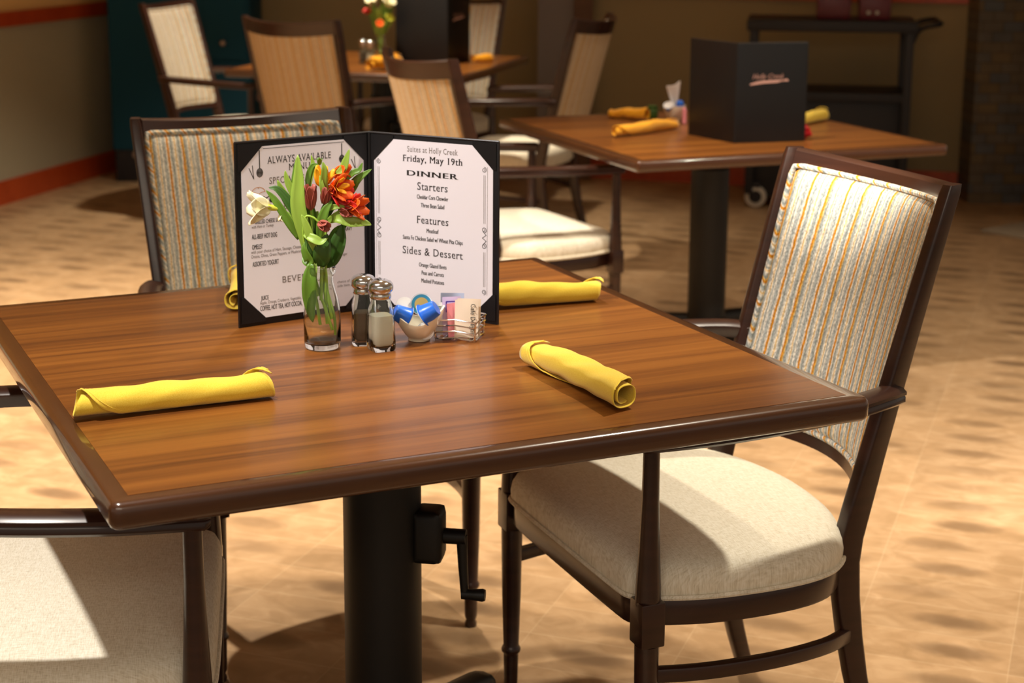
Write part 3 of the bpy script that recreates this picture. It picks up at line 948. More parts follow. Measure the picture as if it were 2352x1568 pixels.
# ---------------------------------------------------------------- glass bottle vase and flowers
def bottle(label, loc, group):
    t = thing('bottle_vase', label, 'vase', loc, 0, group)
    out = [(.0, 0), (.024, 0), (.0275, .003), (.0288, .010), (.0290, .050), (.0283, .062), (.0255, .078), (.0210, .094), (.0185, .104), (.0180, .114), (.0195, .118), (.0225, .121), (.0228, .127), (.0215, .131)]
    inn = [(.0192, .131), (.0180, .122), (.0160, .112), (.0165, .104), (.0190, .094), (.0235, .078), (.0262, .062), (.0268, .050), (.0266, .014), (.022, .009), (.0, .0075)]
    MB().lathe(out+inn, 40).build('bottle', M['glass'], t, angle=60)
    return t
vase = bottle('clear glass bottle vase holding the flowers in front of the open menu', (-.278, 2.535, .75), 'bottle vases')
bottle('clear glass bottle vase beside the menu on the farthest table', (-.535, 7.40, .75), 'bottle vases')

def VP(px, py, dy=0): return Vector(((px-738)/1520.0, dy, (811-py)/1455.0))
def leaf(mb, pts, wmax, fold=.25, tipw=.0, tw=0.0, sidev=None):
    path = catmull(pts, 6); m_ = len(path)
    view = Vector((0, -1, .18)).normalized()
    rows = []
    for i, p in enumerate(path):
        s = i/(m_-1)
        t_ = (path[min(i+1, m_-1)]-path[max(i-1, 0)]).normalized()
        side = t_.cross(view)
        if side.length < .2: side = Vector((1, 0, 0))
        side.normalize()
        nrm = side.cross(t_).normalized()
        ang = tw*s
        sd = side*math.cos(ang)+nrm*math.sin(ang)
        wv = 1.22*wmax*(math.sin(math.pi*min(1, s*.92+.06))**.75)*(1-.25*s)
        if s > .97: wv *= .15
        nn = sd.cross(t_).normalized()
        rows.append([p-sd*wv/2+nn*wv*fold*.5, p-sd*wv/4+nn*wv*fold*.18, p.copy(), p+sd*wv/4+nn*wv*fold*.18, p+sd*wv/2+nn*wv*fold*.5])
    mb.grid(lambda i, j: rows[j][i], 5, m_)
def petal_fan(mb, c, ax, n_, L_, wd_, open_, roll=.0, curl=.3):
    ax = Vector(ax).normalized(); c = Vector(c)
    u = ax.cross(Vector((0, 0, 1)));
    if u.length < .1: u = Vector((1, 0, 0))
    u.normalize(); v = ax.cross(u)
    for k in range(n_):
        a = roll+2*math.pi*k/n_; rd = u*math.cos(a)+v*math.sin(a)
        tn = rd.cross(ax).normalized()
        rows = []
        for j in range(9):
            s = j/8
            r = L_*open_*(s**1.5)*(1+curl*s); h = L_*(s-curl*.35*s*s*s*open_)
            wv = 1.15*wd_*math.sin(math.pi*min(1, .12+.80*s))**.8*(.35 if s < .1 else 1)
            p = c+ax*h+rd*(r+.0012)
            row = []
            for q in (-1, -.5, 0, .5, 1):
                row.append(p+tn*(wv/2*q)+(ax*.15-rd*.5)*abs(q)**2*wv*.28*(-1))
            rows.append(row)
        mb.grid(lambda i, j: rows[j][i], 5, 9)
def flower_stem(label, group, parts):
    t = thing('alstroemeria_stem', label, 'flower', (vase.location.x, vase.location.y, vase.location.z), 0, group)
    for nm, mb_, m_, th in parts:
        mb_.build(nm, m_, t, angle=70, solid=th)
    return t
def stem_mb(pts, r=.0022):
    return MB().tube(catmull(pts, 6), lambda s: lerp(r, r*.75, s), 8)
FG = 'flower stems in the nearest vase'
# white freesia-like bloom leaning left
b1 = MB(); petal_fan(b1, VP(624, 487, -.004), (-1, -.30, .02), 6, .037, .026, .50, .3, .35)
tb = MB(); tb.tube(catmull([VP(648, 493), VP(632, 489, -.002), VP(616, 486, -.004)], 4), lambda s: lerp(.0022, .0062, s), 10)
bud = MB(); petal_fan(bud, VP(648, 502), (-.1, -.1, -1), 4, .012, .008, .25, .2)
lf = MB(); leaf(lf, [VP(686, 560), VP(665, 520, -.004), VP(634, 470, -.004), VP(612, 448, -.002)], .013, tw=.6)
lf2 = MB(); leaf(lf2, [VP(700, 560), VP(690, 520), VP(668, 480), VP(640, 448), VP(618, 443)], .014, .4, tw=-.4)
flower_stem('cream white flower on a green stem leaning far left out of the vase', FG,
            [('stem', stem_mb([VP(732, 760, .006), VP(722, 690, .004), VP(706, 620), VP(690, 560), VP(668, 508), VP(648, 493)], .0026), M['stem'], 0), ('petals', b1, M['pet_white'], .0004), ('flower_tube', tb, M['pet_gy'], 0), ('bud', bud, M['pet_white'], .0004), ('leaf', lf, M['leaf'], .0003), ('leaf', lf2, M['leaf_d'], .0003)])
# orange cluster at the upper right
a1 = MB(); petal_fan(a1, VP(762, 448, .0), (.72, -.55, .22), 6, .034, .019, .42, .2, .4)
petal_fan(a1, VP(768, 420, .012), (.65, -.2, .35), 5, .030, .016, .30, .9, .3)
a2 = MB(); petal_fan(a2, VP(738, 440, .002), (.12, -.25, 1), 4, .033, .015, .20, .4, .2)
a4 = MB(); petal_fan(a4, VP(772, 440, -.006), (.7, -.6, .2), 5, .022, .009, .40, .6, .3); petal_fan(a4, VP(752, 436, .0), (.3, -.3, .9), 4, .026, .010, .3, .3, .2)
a3 = MB(); petal_fan(a3, VP(764, 458, .003), (.6, -.5, .1), 5, .030, .016, .50, .8, .4)
lf = MB(); leaf(lf, [VP(757, 470), VP(750, 430, -.012), VP(752, 398, -.018), VP(748, 380, -.018)], .010)
lf2 = MB(); leaf(lf2, [VP(776, 410), VP(792, 400), VP(800, 380), VP(808, 355)], .012, tw=.5)
lf3 = MB(); leaf(lf3, [VP(800, 425), VP(816, 408), VP(830, 402), VP(838, 385)], .009, tw=.4)
lf4 = MB(); leaf(lf4, [VP(780, 500, .01), VP(808, 450, .012), VP(826, 425, .012), VP(858, 402, .010)], .014, tw=.3)
bb = MB(); petal_fan(bb, VP(737, 392, .004), (0, 0, 1), 4, .011, .006, .22, .2)
flower_stem('stem with the biggest orange blossom at the top right of the bouquet', FG,
            [('stem', stem_mb([VP(736, 700), VP(738, 640), VP(742, 560), VP(750, 500), VP(760, 455)], .0028), M['stem'], 0), ('petals', a1, M['pet_org'], .0004), ('petals', a2, M['pet_yel'], .0004), ('petals', a3, M['pet_red'], .0004), ('petals', a4, M['pet_yel'], .0004),
             ('bud', bb, M['leaf'], .0004), ('leaf', lf, M['leaf_l'], .0003), ('leaf', lf2, M['leaf_l'], .0003), ('leaf', lf3, M['leaf'], .0003), ('leaf', lf4, M['leaf'], .0003)])
# red-orange bloom lower right
c1 = MB(); petal_fan(c1, VP(800, 484, -.004), (.9, -.35, .02), 6, .032, .017, .42, .5, .3)
c2 = MB(); petal_fan(c2, VP(794, 482, -.006), (.85, -.2, .2), 5, .028, .015, .42, .1, .3)
c3 = MB(); petal_fan(c3, VP(786, 492, -.008), (.8, -.5, .0), 4, .022, .014, .20, .3, .2)
lf = MB(); leaf(lf, [VP(752, 520), VP(778, 508, -.01), VP(810, 516, -.012), VP(840, 519, -.01), VP(858, 524, -.008)], .016, .3, tw=.5)
lf2 = MB(); leaf(lf2, [VP(742, 510), VP(756, 488, -.008), VP(782, 482, -.012), VP(800, 483, -.01)], .008, .4)
flower_stem('stem with a red and orange blossom pointing right, leaf below it', FG,
            [('stem', stem_mb([VP(745, 700, .004), VP(748, 620, .004), VP(748, 560), VP(760, 512), VP(788, 492)], .0024), M['stem'], 0), ('petals', c1, M['pet_org'], .0004), ('petals', c2, M['pet_red'], .0004), ('petals', c3, M['pet_pink'], .0004),
             ('leaf', lf, M['leaf_l'], .0003), ('leaf', lf2, M['leaf_l'], .0003)])
# small pink bud in front
e1 = MB(); petal_fan(e1, VP(736, 518, -.016), (.75, -.6, -.25), 6, .020, .012, .26, .2, .2)
lf = MB(); leaf(lf, [VP(728, 590, -.01), VP(718, 555, -.016), VP(706, 520, -.016), VP(696, 500, -.014)], .012, tw=.3)
lf2 = MB(); leaf(lf2, [VP(700, 545, -.012), VP(722, 552, -.020), VP(742, 560, -.022), VP(758, 551, -.020)], .013, .3, tw=.8)
flower_stem('short stem with a small dusty pink bud in the middle of the bouquet', FG,
            [('stem', stem_mb([VP(728, 690, -.002), VP(716, 620, -.006), VP(700, 560, -.010), VP(704, 508, -.014), VP(722, 505, -.016), VP(738, 518, -.016)], .0022), M['stem'], 0), ('petals', e1, M['pet_pink'], .0004),
             ('leaf', lf, M['leaf_l'], .0003), ('leaf', lf2, M['leaf_l'], .0003)])
# closed striped buds
f1 = MB(); petal_fan(f1, VP(716, 492, -.006), (0.02, -.1, 1), 5, .040, .014, .17, .2, .1)
f2 = MB(); petal_fan(f2, VP(748, 478, -.006), (.25, -.2, 1), 5, .030, .013, .17, .2, .1)
lf = MB(); leaf(lf, [VP(716, 600, -.004), VP(700, 540, -.006), VP(688, 480, -.006), VP(690, 420, -.004), VP(688, 368, -.002)], .022, .35, tw=.2)
lf2 = MB(); leaf(lf2, [VP(708, 450), VP(710, 420, .004), VP(720, 395, .004), VP(735, 390, .002)], .008, .3)
lf3 = MB(); leaf(lf3, [VP(735, 560, -.01), VP(742, 520, -.014), VP(752, 490, -.014), VP(768, 470, -.012)], .014, .3)
flower_stem('stem with two closed maroon striped buds at the centre of the bouquet', FG,
            [('stem', stem_mb([VP(724, 700), VP(720, 620), VP(718, 560), VP(716, 494)], .0024), M['stem'], 0), ('bud', f1, M['pet_pink'], .0004), ('bud', f2, M['pet_pink'], .0004),
             ('leaf', lf, M['leaf_l'], .0003), ('leaf', lf2, M['leaf'], .0003), ('leaf', lf3, M['leaf'], .0003)])
# leafy stems
def leafy(label, st, lvs):
    pr = [('stem', stem_mb(st, .0026), M['stem'], 0)]
    for pts, wd_, mm, tw_ in lvs:
        q = MB(); leaf(q, pts, wd_, .35, tw=tw_); pr.append(('leaf', q, M[mm], .0003))
    flower_stem(label, FG, pr)
leafy('leafy stem with upright pointed leaves at the upper left of the bouquet', [VP(762, 772, .002), VP(745, 720, .002), VP(728, 670, .002), VP(712, 600, .004), VP(700, 520, .006)],
      [([VP(700, 540, .004), VP(680, 500, .006), VP(655, 462, .006), VP(638, 426, .004)], .016, 'leaf_l', .3), ([VP(690, 500, .004), VP(676, 460, .006), VP(662, 430, .006), VP(656, 405, .006)], .011, 'leaf_l', .2),
       ([VP(704, 470, .004), VP(712, 430, .006), VP(722, 395, .006), VP(718, 370, .006)], .010, 'leaf_l', .6), ([VP(690, 470, .008), VP(680, 440, .008), VP(684, 400, .008), VP(686, 372, .008)], .012, 'leaf', .1)])
leafy('leafy stem with a broad dark leaf drooping right above the vase mouth', [VP(760, 745, .006), VP(752, 700, .006), VP(748, 640, .008), VP(752, 580, .008)],
      [([VP(748, 625, .006), VP(764, 600, .004), VP(782, 560, .004), VP(788, 525, .006)], .026, 'leaf_d', .3), ([VP(738, 620, -.006), VP(742, 596, -.012), VP(748, 570, -.012), VP(756, 545, -.01)], .026, 'leaf_d', .2),
       ([VP(740, 600, -.004), VP(724, 580, -.010), VP(716, 556, -.010), VP(712, 530, -.008)], .020, 'leaf_d', -.2)])
leafy('leafy stem with a long leaf hanging down inside the bottle', [VP(770, 790, .010), VP(765, 740, .010), VP(752, 690, .008), VP(740, 630, .006), VP(725, 570, .004)],
      [([VP(716, 612, -.014), VP(712, 650, -.016), VP(712, 700, -.014), VP(718, 748, -.012)], .021, 'leaf', .0), ([VP(726, 612, -.010), VP(722, 640, -.014), VP(722, 680, -.012)], .010, 'leaf_l', .2),
       ([VP(700, 590, .002), VP(704, 606, -.006), VP(712, 606, -.012), VP(702, 580, -.014), VP(706, 560, -.012)], .014, 'leaf', .3)])
leafy('dark leafy stem at the back of the bouquet, filling between the blossoms', [VP(748, 760, .012), VP(744, 700, .012), VP(738, 640, .012), VP(732, 560, .014), VP(728, 500, .016)],
      [([VP(730, 560, .016), VP(716, 520, .018), VP(706, 480, .018), VP(704, 440, .016)], .018, 'leaf', .3), ([VP(734, 540, .016), VP(750, 500, .018), VP(772, 470, .018), VP(784, 446, .016)], .018, 'leaf_d', .3),
       ([VP(736, 590, .012), VP(722, 560, .014), VP(702, 540, .014), VP(684, 508, .012)], .018, 'leaf_d', .2), ([VP(740, 600, .012), VP(762, 570, .014), VP(776, 545, .014), VP(800, 528, .012)], .016, 'leaf', .2),
       ([VP(742, 480, .006), VP(748, 455, -.010), VP(744, 430, -.014), VP(740, 412, -.012)], .008, 'leaf_l', .2)])
# bouquet on the farthest table
def far_flower(label, P0_, ax, col, n_, L_, dx):
    t = thing('alstroemeria_stem', label, 'flower', (-.535, 7.40, .75), 0, 'flower stems in the farthest vase')
    P0_ = Vector(P0_)
    stem_mb([(0, 0, .02), (dx*.3, 0, .12), P0_*.7+Vector((0, 0, .05)), P0_], .0025).build('stem', M['stem'], t)
    q = MB(); petal_fan(q, P0_, ax, n_, L_, .026, .55, .2, .4); q.build('petals', M[col], t, angle=70, solid=.0005)
    for k in range(4):
        q = MB(); a = k*1.7+dx*40
        leaf(q, [Vector((dx*.5, 0, .13)), Vector((dx*.5+.03*math.cos(a), .02*math.sin(a), .17+.02*k)), Vector((dx*.5+.055*math.cos(a), .03*math.sin(a), .19+.03*k))], .018)
        q.build('leaf', M['leaf' if k % 2 else 'leaf_l'], t, angle=70, solid=.0003)
far_flower('stem with a cream blossom at the upper left of the farthest bouquet', (-.028, 0, .255), (-.3, -.3, 1), 'pet_white', 6, .04, -.02)
far_flower('stem with the second cream blossom nearest the tall menu', (.034, -.01, .250), (.3, -.4, 1), 'pet_white', 6, .04, .025)
far_flower('stem with a yellowish blossom at the top of the farthest bouquet', (.006, .01, .285), (0, -.2, 1), 'pet_gy', 6, .036, .0)
far_flower('stem with an orange red bud at the left of the farthest bouquet', (-.046, -.01, .225), (-.6, -.2, 1), 'pet_red', 5, .028, -.035)
far_flower('stem with a small orange bud low in the farthest bouquet', (.0, -.03, .178), (.1, -.9, .5), 'pet_org', 5, .018, .008)
far_flower('stem with a lime green bud at the lower right of the farthest bouquet', (.036, -.02, .195), (.5, -.6, .8), 'pet_gy', 5, .026, .018)

# ---------------------------------------------------------------- shakers
def sqr(a, z, k=.22):
    c, s_ = abs(math.cos(a)), abs(math.sin(a))
    p_ = 5.0
    f = (c**p_+s_**p_)**(-1/p_)
    e = max(0, min(1, (.078-z)/.02))
    return lerp(1, f, e)
def shaker(name, label, loc, rz, filling, fillname, h, group):
    t = thing(name, label, 'shaker', loc, rz, group)
    out = [(0, 0), (.0175, 0), (.0195, .003), (.0196, .010), (.0186, .030), (.0180, .050), (.0178, .064), (.0165, .073), (.0148, .079), (.0145, .088)]
    inn = [(.0125, .088), (.0128, .079), (.0142, .072), (.0155, .064), (.0160, .05), (.0166, .03), (.0172, .012), (.014, .007), (0, .006)]
    MB().lathe(out+inn, 40, sq=sqr).build('glass_body', M['glass'], t, angle=45)
    fp = [(0, .0075), (.0135, .0075), (.0168, .0125), (.0162, .03), (.0157, .05), (.0155, min(h, .062)), (.0100, min(h, .062)+.0015), (0, min(h, .062)+.001)]
    MB().lathe(fp, 36, sq=sqr).build(fillname, filling, t, angle=45)
    cap = [(.0155, .082), (.0165, .083), (.0165, .089), (.0155, .0905), (.0168, .092), (.0195, .095), (.0203, .099), (.0196, .104), (.0165, .1085), (.0110, .1112), (.004, .1122), (0, .1123)]
    c_ = MB().lathe(cap, 36).build('cap', M['chrome'], t, angle=50)
    mb = MB()
    for k in range(9):
        a = k*2.4; r = .0011*k
        mb.lathe([(0, .1105), (.0007, .1105), (.0007, .1127-.0000*k-(r/.011)**2*.0016), (0, .1127-(r/.011)**2*.0016)], 6, (r*math.cos(a), r*math.sin(a), 0))
    mb.build('pour_holes', M['black_steel'], c_, smooth=False)
    return t
shaker('salt_shaker', 'square glass salt shaker with chrome cap, two thirds full of white salt', (-.186, 2.527, .75), R(28), M['salt'], 'salt', .056, 'glass shakers on the nearest table')
shaker('pepper_shaker', 'square glass pepper shaker with chrome cap, behind and left of the salt', (-.216, 2.562, .75), R(10), M['pepper'], 'pepper', .052, 'glass shakers on the nearest table')
shaker('pepper_shaker', 'tall brownish shaker left of the flowers on the farthest table', (-.612, 7.42, .75), 0, M['pepper'], 'pepper', .05, 'shakers on the farthest table')
shaker('salt_shaker', 'whitish shaker just below the flowers on the farthest table', (-.575, 7.35, .75), 0, M['salt'], 'salt', .05, 'shakers on the farthest table')

# ---------------------------------------------------------------- creamer bowl and tubs
def bowl(label, loc, rz, group, round_=False):
    def rim(a):
        return .054 if round_ else .0425+.0115*math.cos(2*a)+.002*math.cos(a)
    n = 48
    def ring(k, inner):
        r = []
        for j in range(n):
            a = 2*math.pi*j/n
            H_ = rim(a)
            z = .004+(H_-.004)*k; rr = (.017+.019*math.sin(min(1, k*1.0)*math.pi/2)**.9+.003*k)
            if inner: rr -= .0028; z += .0025*(1-k)
            fl = 1+ (0 if round_ else .06*math.cos(2*a)*k)
            r.append((rr*fl*math.cos(a), rr*fl*math.sin(a), z))
        return r
    ks = [0, .08, .2, .35, .5, .65, .8, .92, 1.0]
    rings = [[(.014*math.cos(2*math.pi*j/n), .014*math.sin(2*math.pi*j/n), 0) for j in range(n)], [(.0175*math.cos(2*math.pi*j/n), .0175*math.sin(2*math.pi*j/n), .0008) for j in range(n)]]
    rings += [ring(k, False) for k in ks]
    rings += [ring(k, True) for k in ks[::-1]]
    o = MB().loft(rings).build('creamer_bowl', M['porcelain'], None, angle=70)
    o.location = loc; o.rotation_euler = (0, 0, rz)
    return tag(o, label, 'bowl', group)
bowl('small cream porcelain bowl with swooping rim, full of blue creamer tubs', (-.130, 2.588, .75), R(0), 'creamer bowls')
bowl('small white bowl of creamers left of the black menu on the middle table', (.585, 5.66, .7235), 0, 'creamer bowls', True)
def creamer(label, loc, axis, body, group, lid='plain', s=1.0):
    """loc = centre of the narrow bottom, axis = direction from bottom to lid"""
    t = thing('creamer_tub', label, 'creamer', loc, 0, group)
    t.rotation_euler = Vector(axis).to_track_quat('Z', 'Y').to_euler(); t.scale = (s, s, s)
    MB().lathe([(0, 0), (.0105, 0), (.0118, .0015), (.0145, .018), (.0150, .0215), (.0178, .022), (.0178, .0232), (0, .0232)], 32).build('tub', body, t, angle=45)
    l = MB().lathe([(0, .0233), (.0176, .0233), (.0176, .0238), (0, .0240)], 32).build('lid', M['white_plastic'], t, angle=45)
    if lid == 'label':
        mb = MB(); mb.cm = 0
        mb.lathe([(0, .0240), (.0160, .0240), (.0160, .0243), (0, .0243)], 32)
        mb.cm = 1; mb.lathe([(0, .0243), (.0110, .0243), (.0110, .0245), (0, .0245)], 28)
        mb.build('printed_label', [M['cyan'], M['yellow_print']], l, smooth=False)
    return t
cg = 'creamer tubs in the nearest bowl'
creamer('blue creamer tub lying bottom-up on the right side of the nearest bowl', (-.101, 2.562, .809), (-.80, .12, -.52), M['blue'], cg, 'plain', 1.08)
creamer('blue creamer tub at the left of the nearest bowl, tipped behind the salt', (-.168, 2.572, .800), (.80, .25, -.45), M['blue'], cg, 'plain', 1.05)
creamer('creamer tub with round turquoise and yellow lid at the back of the bowl', (-.127, 2.606, .802), (.06, -.95, .30), M['cyan'], cg, 'label')
creamer('navy and white creamer tub between the shaker cap and round lid', (-.154, 2.598, .796), (.10, -.75, .62), M['blue_dark'], cg, 'plain', .8)
creamer('turquoise creamer tub almost buried under the blue tubs', (-.124, 2.592, .764), (.25, -.9, .2), M['cyan'], cg, 'plain', .8)
cg = 'creamer tubs in the bowl on the middle table'
creamer('pale blue creamer tub at the left of the middle table bowl', (.567, 5.645, .762), (-.2, -.55, .80), M['blue'], cg)
creamer('deep blue creamer tub next to the black menu on the middle table', (.600, 5.640, .792), (.1, .3, -.9), M['blue'], cg)
# paper leaf standing in that bowl
mb = MB(); rows = []
for j in range(9):
    s = j/8; rows.append([Vector((lerp(-.004, -.030, s)+q*lerp(.012, .048, s), .012*math.sin(3*q+2*s), lerp(.02, .098+.022*q, s)-.01*math.sin(3.1*q)*s)) for q in (0, .25, .5, .75, 1)])
mb.grid(lambda i, j: rows[j][i], 5, 9)
o = mb.build('paper_napkin', M['pkt_white'], None, angle=60, solid=.0006, sub=1); o.location = (.585, 5.665, .745)
tag(o, 'crumpled white paper sheet sticking up from the bowl on the middle table', 'paper')
MB_ = MB().lathe([(0, 0), (.017, 0), (.019, .004), (.019, .028), (.016, .032), (.017, .036), (.017, .042), (0, .043)], 24)
o = MB_.build('condiment_jar', M['leaf_d'], None, angle=50); o.location = (.518, 5.745, .7235)
tag(o, 'small dark green jar between napkin and bowl on the middle table', 'jar')
# red crumpled bit
mb = MB()
def rp(i, j):
    a = 2*math.pi*i/24; b = math.pi*j/12
    r = .021*(1+.16*math.sin(3*a+2*b)+.12*math.sin(5*a-3*b)+.08*math.sin(7*b+a))
    return (r*math.sin(b)*math.cos(a), r*math.sin(b)*math.sin(a), .021+.95*r*-math.cos(b)*.95)
mb.grid(rp, 24, 13, closeu=True)
o = mb.build('crumpled_wrapper', M['red'], None, angle=25); o.location = (.950, 5.235, .7235)
tag(o, 'small crumpled red bundle at the right foot of the black menu', 'wrapper')
# stack of pink packets beside middle bowl
o = MB().box((0, 0, .025), (.012, .035, .05), .002).build('sugar_packet', M['pkt_pink'], None, smooth=False)
o.location = (.612, 5.60, .7235); tag(o, 'pink sugar packet upright beside the bowl on the middle table', 'packet')
o = MB().box((0, 0, .022), (.02, .012, .044), .002).build('sugar_packet', M['pkt_pink'], None, smooth=False)
o.location = (-.505, 7.37, .75); tag(o, 'pink packet standing at the foot of the farthest vase', 'packet')

# ---------------------------------------------------------------- packet rack
CX, CY, CR = -.0655, 2.6075, R(-14)
rack = thing('packet_rack', 'chrome wire rack filled with sugar and sweetener packets', 'rack', (CX, CY, .75), CR)
hx, hy = .034, .030
mb = MB()
for k, z in enumerate((.003, .014, .024, .033)):
    g_ = k*.0008
    loop = []
    for sx, sy, a0 in ((1, 1, 0), (-1, 1, 90), (-1, -1, 180), (1, -1, 270)):
        for q in range(5):
            a = R(a0+22.5*q); rc = .007
            zz = z+(.0035 if (q == 2) else 0)*(-1 if k % 2 else 1)
            loop.append((sx*(hx+g_-rc)+rc*math.cos(a), sy*(hy+g_-rc)+rc*math.sin(a), zz))
        # gentle zig-zag between the corners
        nx_, ny_ = {(1, 1): (-1, 1), (-1, 1): (-1, -1), (-1, -1): (1, -1), (1, -1): (1, 1)}[(sx, sy)]
        for q in (.25, .5, .75):
            x_ = lerp(sx*(hx+g_), nx_*(hx+g_), q); y_ = lerp(sy*(hy+g_), ny_*(hy+g_), q)
            if (sx, sy) == (1, 1) or (sx, sy) == (-1, -1): y_ = sy*(hy+g_)
            else: x_ = sx*(hx+g_)
            loop.append((x_, y_, z+(.003 if q == .5 else .001)))
    mb.tube(loop, .0013, 6, closed=True)
for x in (-.02, 0, .02):
    mb.tube([(x, -hy, .003), (x, hy, .003)], .0011, 6)
for sx in (-1, 1):
    for sy in (-1, 1):
        mb.tube([(sx*(hx-.002), sy*(hy-.002), .001), (sx*(hx-.001), sy*(hy-.001), .018), (sx*hx, sy*hy, .034)], .0013, 6)
mb.build('wire_frame', M['wire'], rack)
def packet(label, lx, ly, rz, tilt, m, w_=.038, h_=.052, deco=None, z=.005, group='packets in the wire rack'):
    c, s_ = math.cos(CR), math.sin(CR)
    t = thing('sugar_packet', label, 'packet', (CX+c*lx-s_*ly, CY+s_*lx+c*ly, .75+z), CR+rz, group)
    t.rotation_euler = (tilt, 0, CR+rz)
    mb = MB()
    def pk(i, j):
        u = -1+2*i/8; v = j/8
        return (u*w_/2, -.0024*(1-u*u)*(1-(2*v-1)**2), v*h_)
    def pk2(i, j):
        p = pk(i, j); return (p[0], -p[1]+.0006, p[2])
    mb.grid(pk, 9, 9); mb.grid(pk2, 9, 9)
    b = mb.build('sachet', m, t, angle=60)
    if deco: deco(t, w_, h_)
    return t
def deco_teal(t, w_, h_):
    mb = MB(); to = lambda x, y: (x, -.0030, y)
    ribbon(mb, [(-w_*.36, h_*.12), (w_*.36, h_*.12), (w_*.36, h_*.88), (-w_*.36, h_*.88), (-w_*.36, h_*.12)], .0014, to)
    mb.build('printed_border', M['teal_print'], t, smooth=False)
def deco_violet(t, w_, h_):
    mb = MB(); to = lambda x, y: (x, -.0032, y)
    a, b_, c_, d_ = -w_*.30, w_*.30, h_*.62, h_*.88
    ribbon(mb, [(a, c_), (b_, c_), (b_, d_), (a, d_), (a, c_)], .0022, to)
    ribbon(mb, [(a+.004, c_+.004), (0, c_+.006), (b_-.004, c_+.004)], .0022, to)
    mb.build('printed_square', M['violet'], t, smooth=False)
def deco_cafe(t, w_, h_):
    mb = MB(); to = lambda x, y: (.004+(y-.0)*1.0-.0, -.0032, h_*.90-x)
    text(mb, 'Cafe Delight', 0, .003, .0075, h_*.80, align='l', bold=.01, to=to)
    mb.build('lettering', M['ink'], t, smooth=False)
packet('white packet with thin teal border at the left side of the rack', -.026, -.012, R(38), R(-7), M['pkt_white'], .034, .052, deco_teal)
packet('pale blue packet rising behind at the left of the rack', -.018, .020, R(12), R(-4), M['pkt_blue'], .038, .062, None, .004)
packet('lilac packet with a violet square print at the top, left of centre in the rack', -.010, -.010, R(26), R(-5), M['pkt_lilac'], .030, .062, deco_violet)
packet('pink packet wedged between lilac and cream packets', .000, -.014, R(50), R(-6), M['pkt_pink'], .034, .054)
packet('pink packet behind the first pink one in the rack', .003, -.004, R(50), R(-6), M['pkt_pink'], .034, .052)
packet('cream packet lettered sideways at the front right of the rack', .016, -.020, R(8), R(-9), M['pkt_cream'], .038, .060, deco_cafe)
packet('cream packet just behind the lettered one at the right of the rack', .017, -.010, R(6), R(-8), M['pkt_cream'], .038, .060)
packet('white packet at the rear right of the rack', .012, .008, R(4), R(-5), M['pkt_white'], .036, .056)

# ---------------------------------------------------------------- background furniture
# teal cabinet
t = thing('teal_cabinet', 'tall dark teal cabinet on a black plinth against the left wall', 'cabinet', (-1.68, 8.98, 0), R(0))
MB().box((0, 0, .83), (.74, .44, 1.32), .012).build('body', M['teal'], t, angle=40)
MB().box((-.02, 0, .085), (.68, .42, .17), .006).build('plinth', M['cart'], t, angle=40)
dr = MB().box((.245, -.226, 1.02), (.22, .014, .74), .004).build('door', M['teal'], t, angle=40)
MB().lathe([(0, 0), (.016, 0), (.016, .012), (.012, .02), (0, .022)], 18).build('knob', M['brass'], dr, angle=50)
dr.children[0].rotation_euler = (R(90), 0, 0); dr.children[0].location = (.23, -.233, .735)
dr2 = MB().box((.245, -.226, .40), (.22, .014, .44), .004).build('door', M['teal'], t, angle=40)
k = MB().lathe([(0, 0), (.018, 0), (.018, .01), (0, .014)], 18).build('bolt', M['brass'], t, angle=50)
k.rotation_euler = (R(90), 0, 0); k.location = (-.25, -.212, .145)

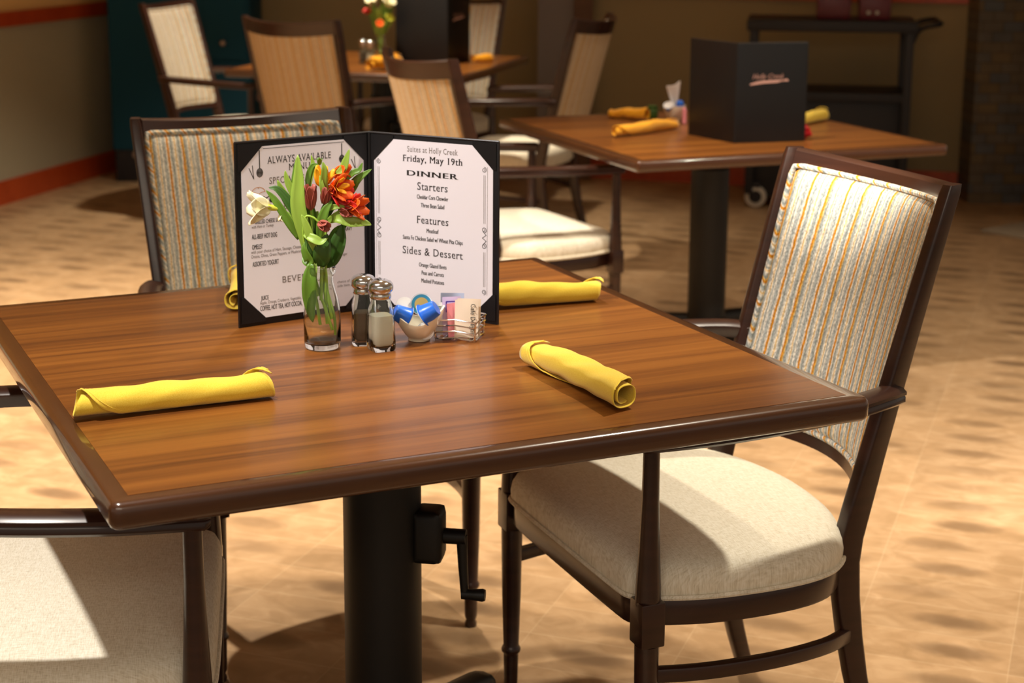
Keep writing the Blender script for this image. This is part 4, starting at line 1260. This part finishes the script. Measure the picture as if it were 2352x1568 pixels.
# black service cart
a = math.atan2(-.16, .95)
t = thing('service_cart', 'dark two-shelf service cart on casters against the back wall', 'cart', (1.60, 8.22, 0), a)
bs = M['cart']
MB().box((0, 0, .888), (.80, .44, .055), .01).build('top_shelf', bs, t, angle=40)
MB().box((0, 0, .55), (.72, .40, .045), .006).build('shelf', bs, t, angle=40)
MB().box((0, .02, .29), (.72, .36, .48), .006).build('lower_bin', bs, t, angle=40)
for sx in (-1, 1):
    for sy in (-1, 1):
        MB().box((sx*.365, sy*.19, .475), (.04, .035, .81), .004).build('upright', bs, t, angle=40)
        c_ = MB().box((sx*.33, sy*.17, .10), (.045, .045, .05), .004).build('caster', bs, t, angle=40)
        mb = MB(); mb.lathe([(0, -.014), (.030, -.014), (.050, -.012), (.054, 0), (.050, .012), (.030, .014), (0, .014)], 28)
        wv = mb.build('wheel', M['rubber'], c_, angle=40); wv.location = (sx*.33, sy*.17-.01, .055); wv.rotation_euler = (R(90), 0, 0)
        mb = MB(); mb.lathe([(0, -.017), (.030, -.017), (.032, -.012), (.032, .012), (.030, .017), (0, .017)], 20); hb = mb.build('hub', bs, c_, angle=40); hb.location = wv.location; hb.rotation_euler = wv.rotation_euler
mb = MB(); mb.tube(catmull([(.37, -.19, .80), (.41, -.19, .88), (.50, -.19, .905), (.50, 0, .905), (.50, .19, .905), (.41, .19, .88), (.37, .19, .80)], 5), .013, 8)
mb.build('push_handle', bs, t)
cg = 'maroon containers on the service cart'
for i, (x, y, w_) in enumerate(((1.60, 8.17, .16), (1.79, 8.14, .15))):
    t = thing('food_container', ['maroon container on the left of the cart top', 'maroon container with two pale dots on the right of the cart top'][i], 'container', (x, y, .916), a, cg)
    MB().box((0, 0, .055), (w_, .16, .11), .01).build('body', M['maroon'], t, angle=40)
    MB().box((0, 0, .118), (w_+.01, .17, .016), .004).build('lid', bs, t, angle=40)
    if i == 1:
        for q in (-.03, .01):
            k = MB().lathe([(0, 0), (.009, 0), (.009, .004), (0, .006)], 14).build('highlight_dot', M['rubber'], t); k.rotation_euler = (R(90), 0, 0); k.location = (q, -.082, .035)  # pale discs stand in for whitish highlights on the container

# dark hutch beyond the stone pier, and a pale mat
t = thing('dark_hutch', 'nearly black wooden hutch at the far right beyond the stone pier', 'cabinet', (3.02, 7.80, 0), R(-12))
MB().box((0, .1, 1.0), (.9, .4, 2.0), .01).build('body', M['dark'], t, angle=40)
for x in (-.24, .06, .34):
    for z in (.95, 1.45):
        MB().box((x, -.106, z), (.26, .014, .44), .006).build('door', M['dark'], t, angle=40)
dk = MB().box((-.28, -.115, .36), (.30, .02, .66), .006).build('door', M['dark_blue'], t, angle=40)
mb = MB(); mb.box((0, 0, .006), (.42, .30, .012), .003)
o = mb.build('floor_mat', M['mat'], None, angle=40); o.location = (2.44, 7.50, 0); o.rotation_euler = (0, 0, R(38))
tag(o, 'pale grey floor mat at the far right edge before the dark hutch', 'mat')
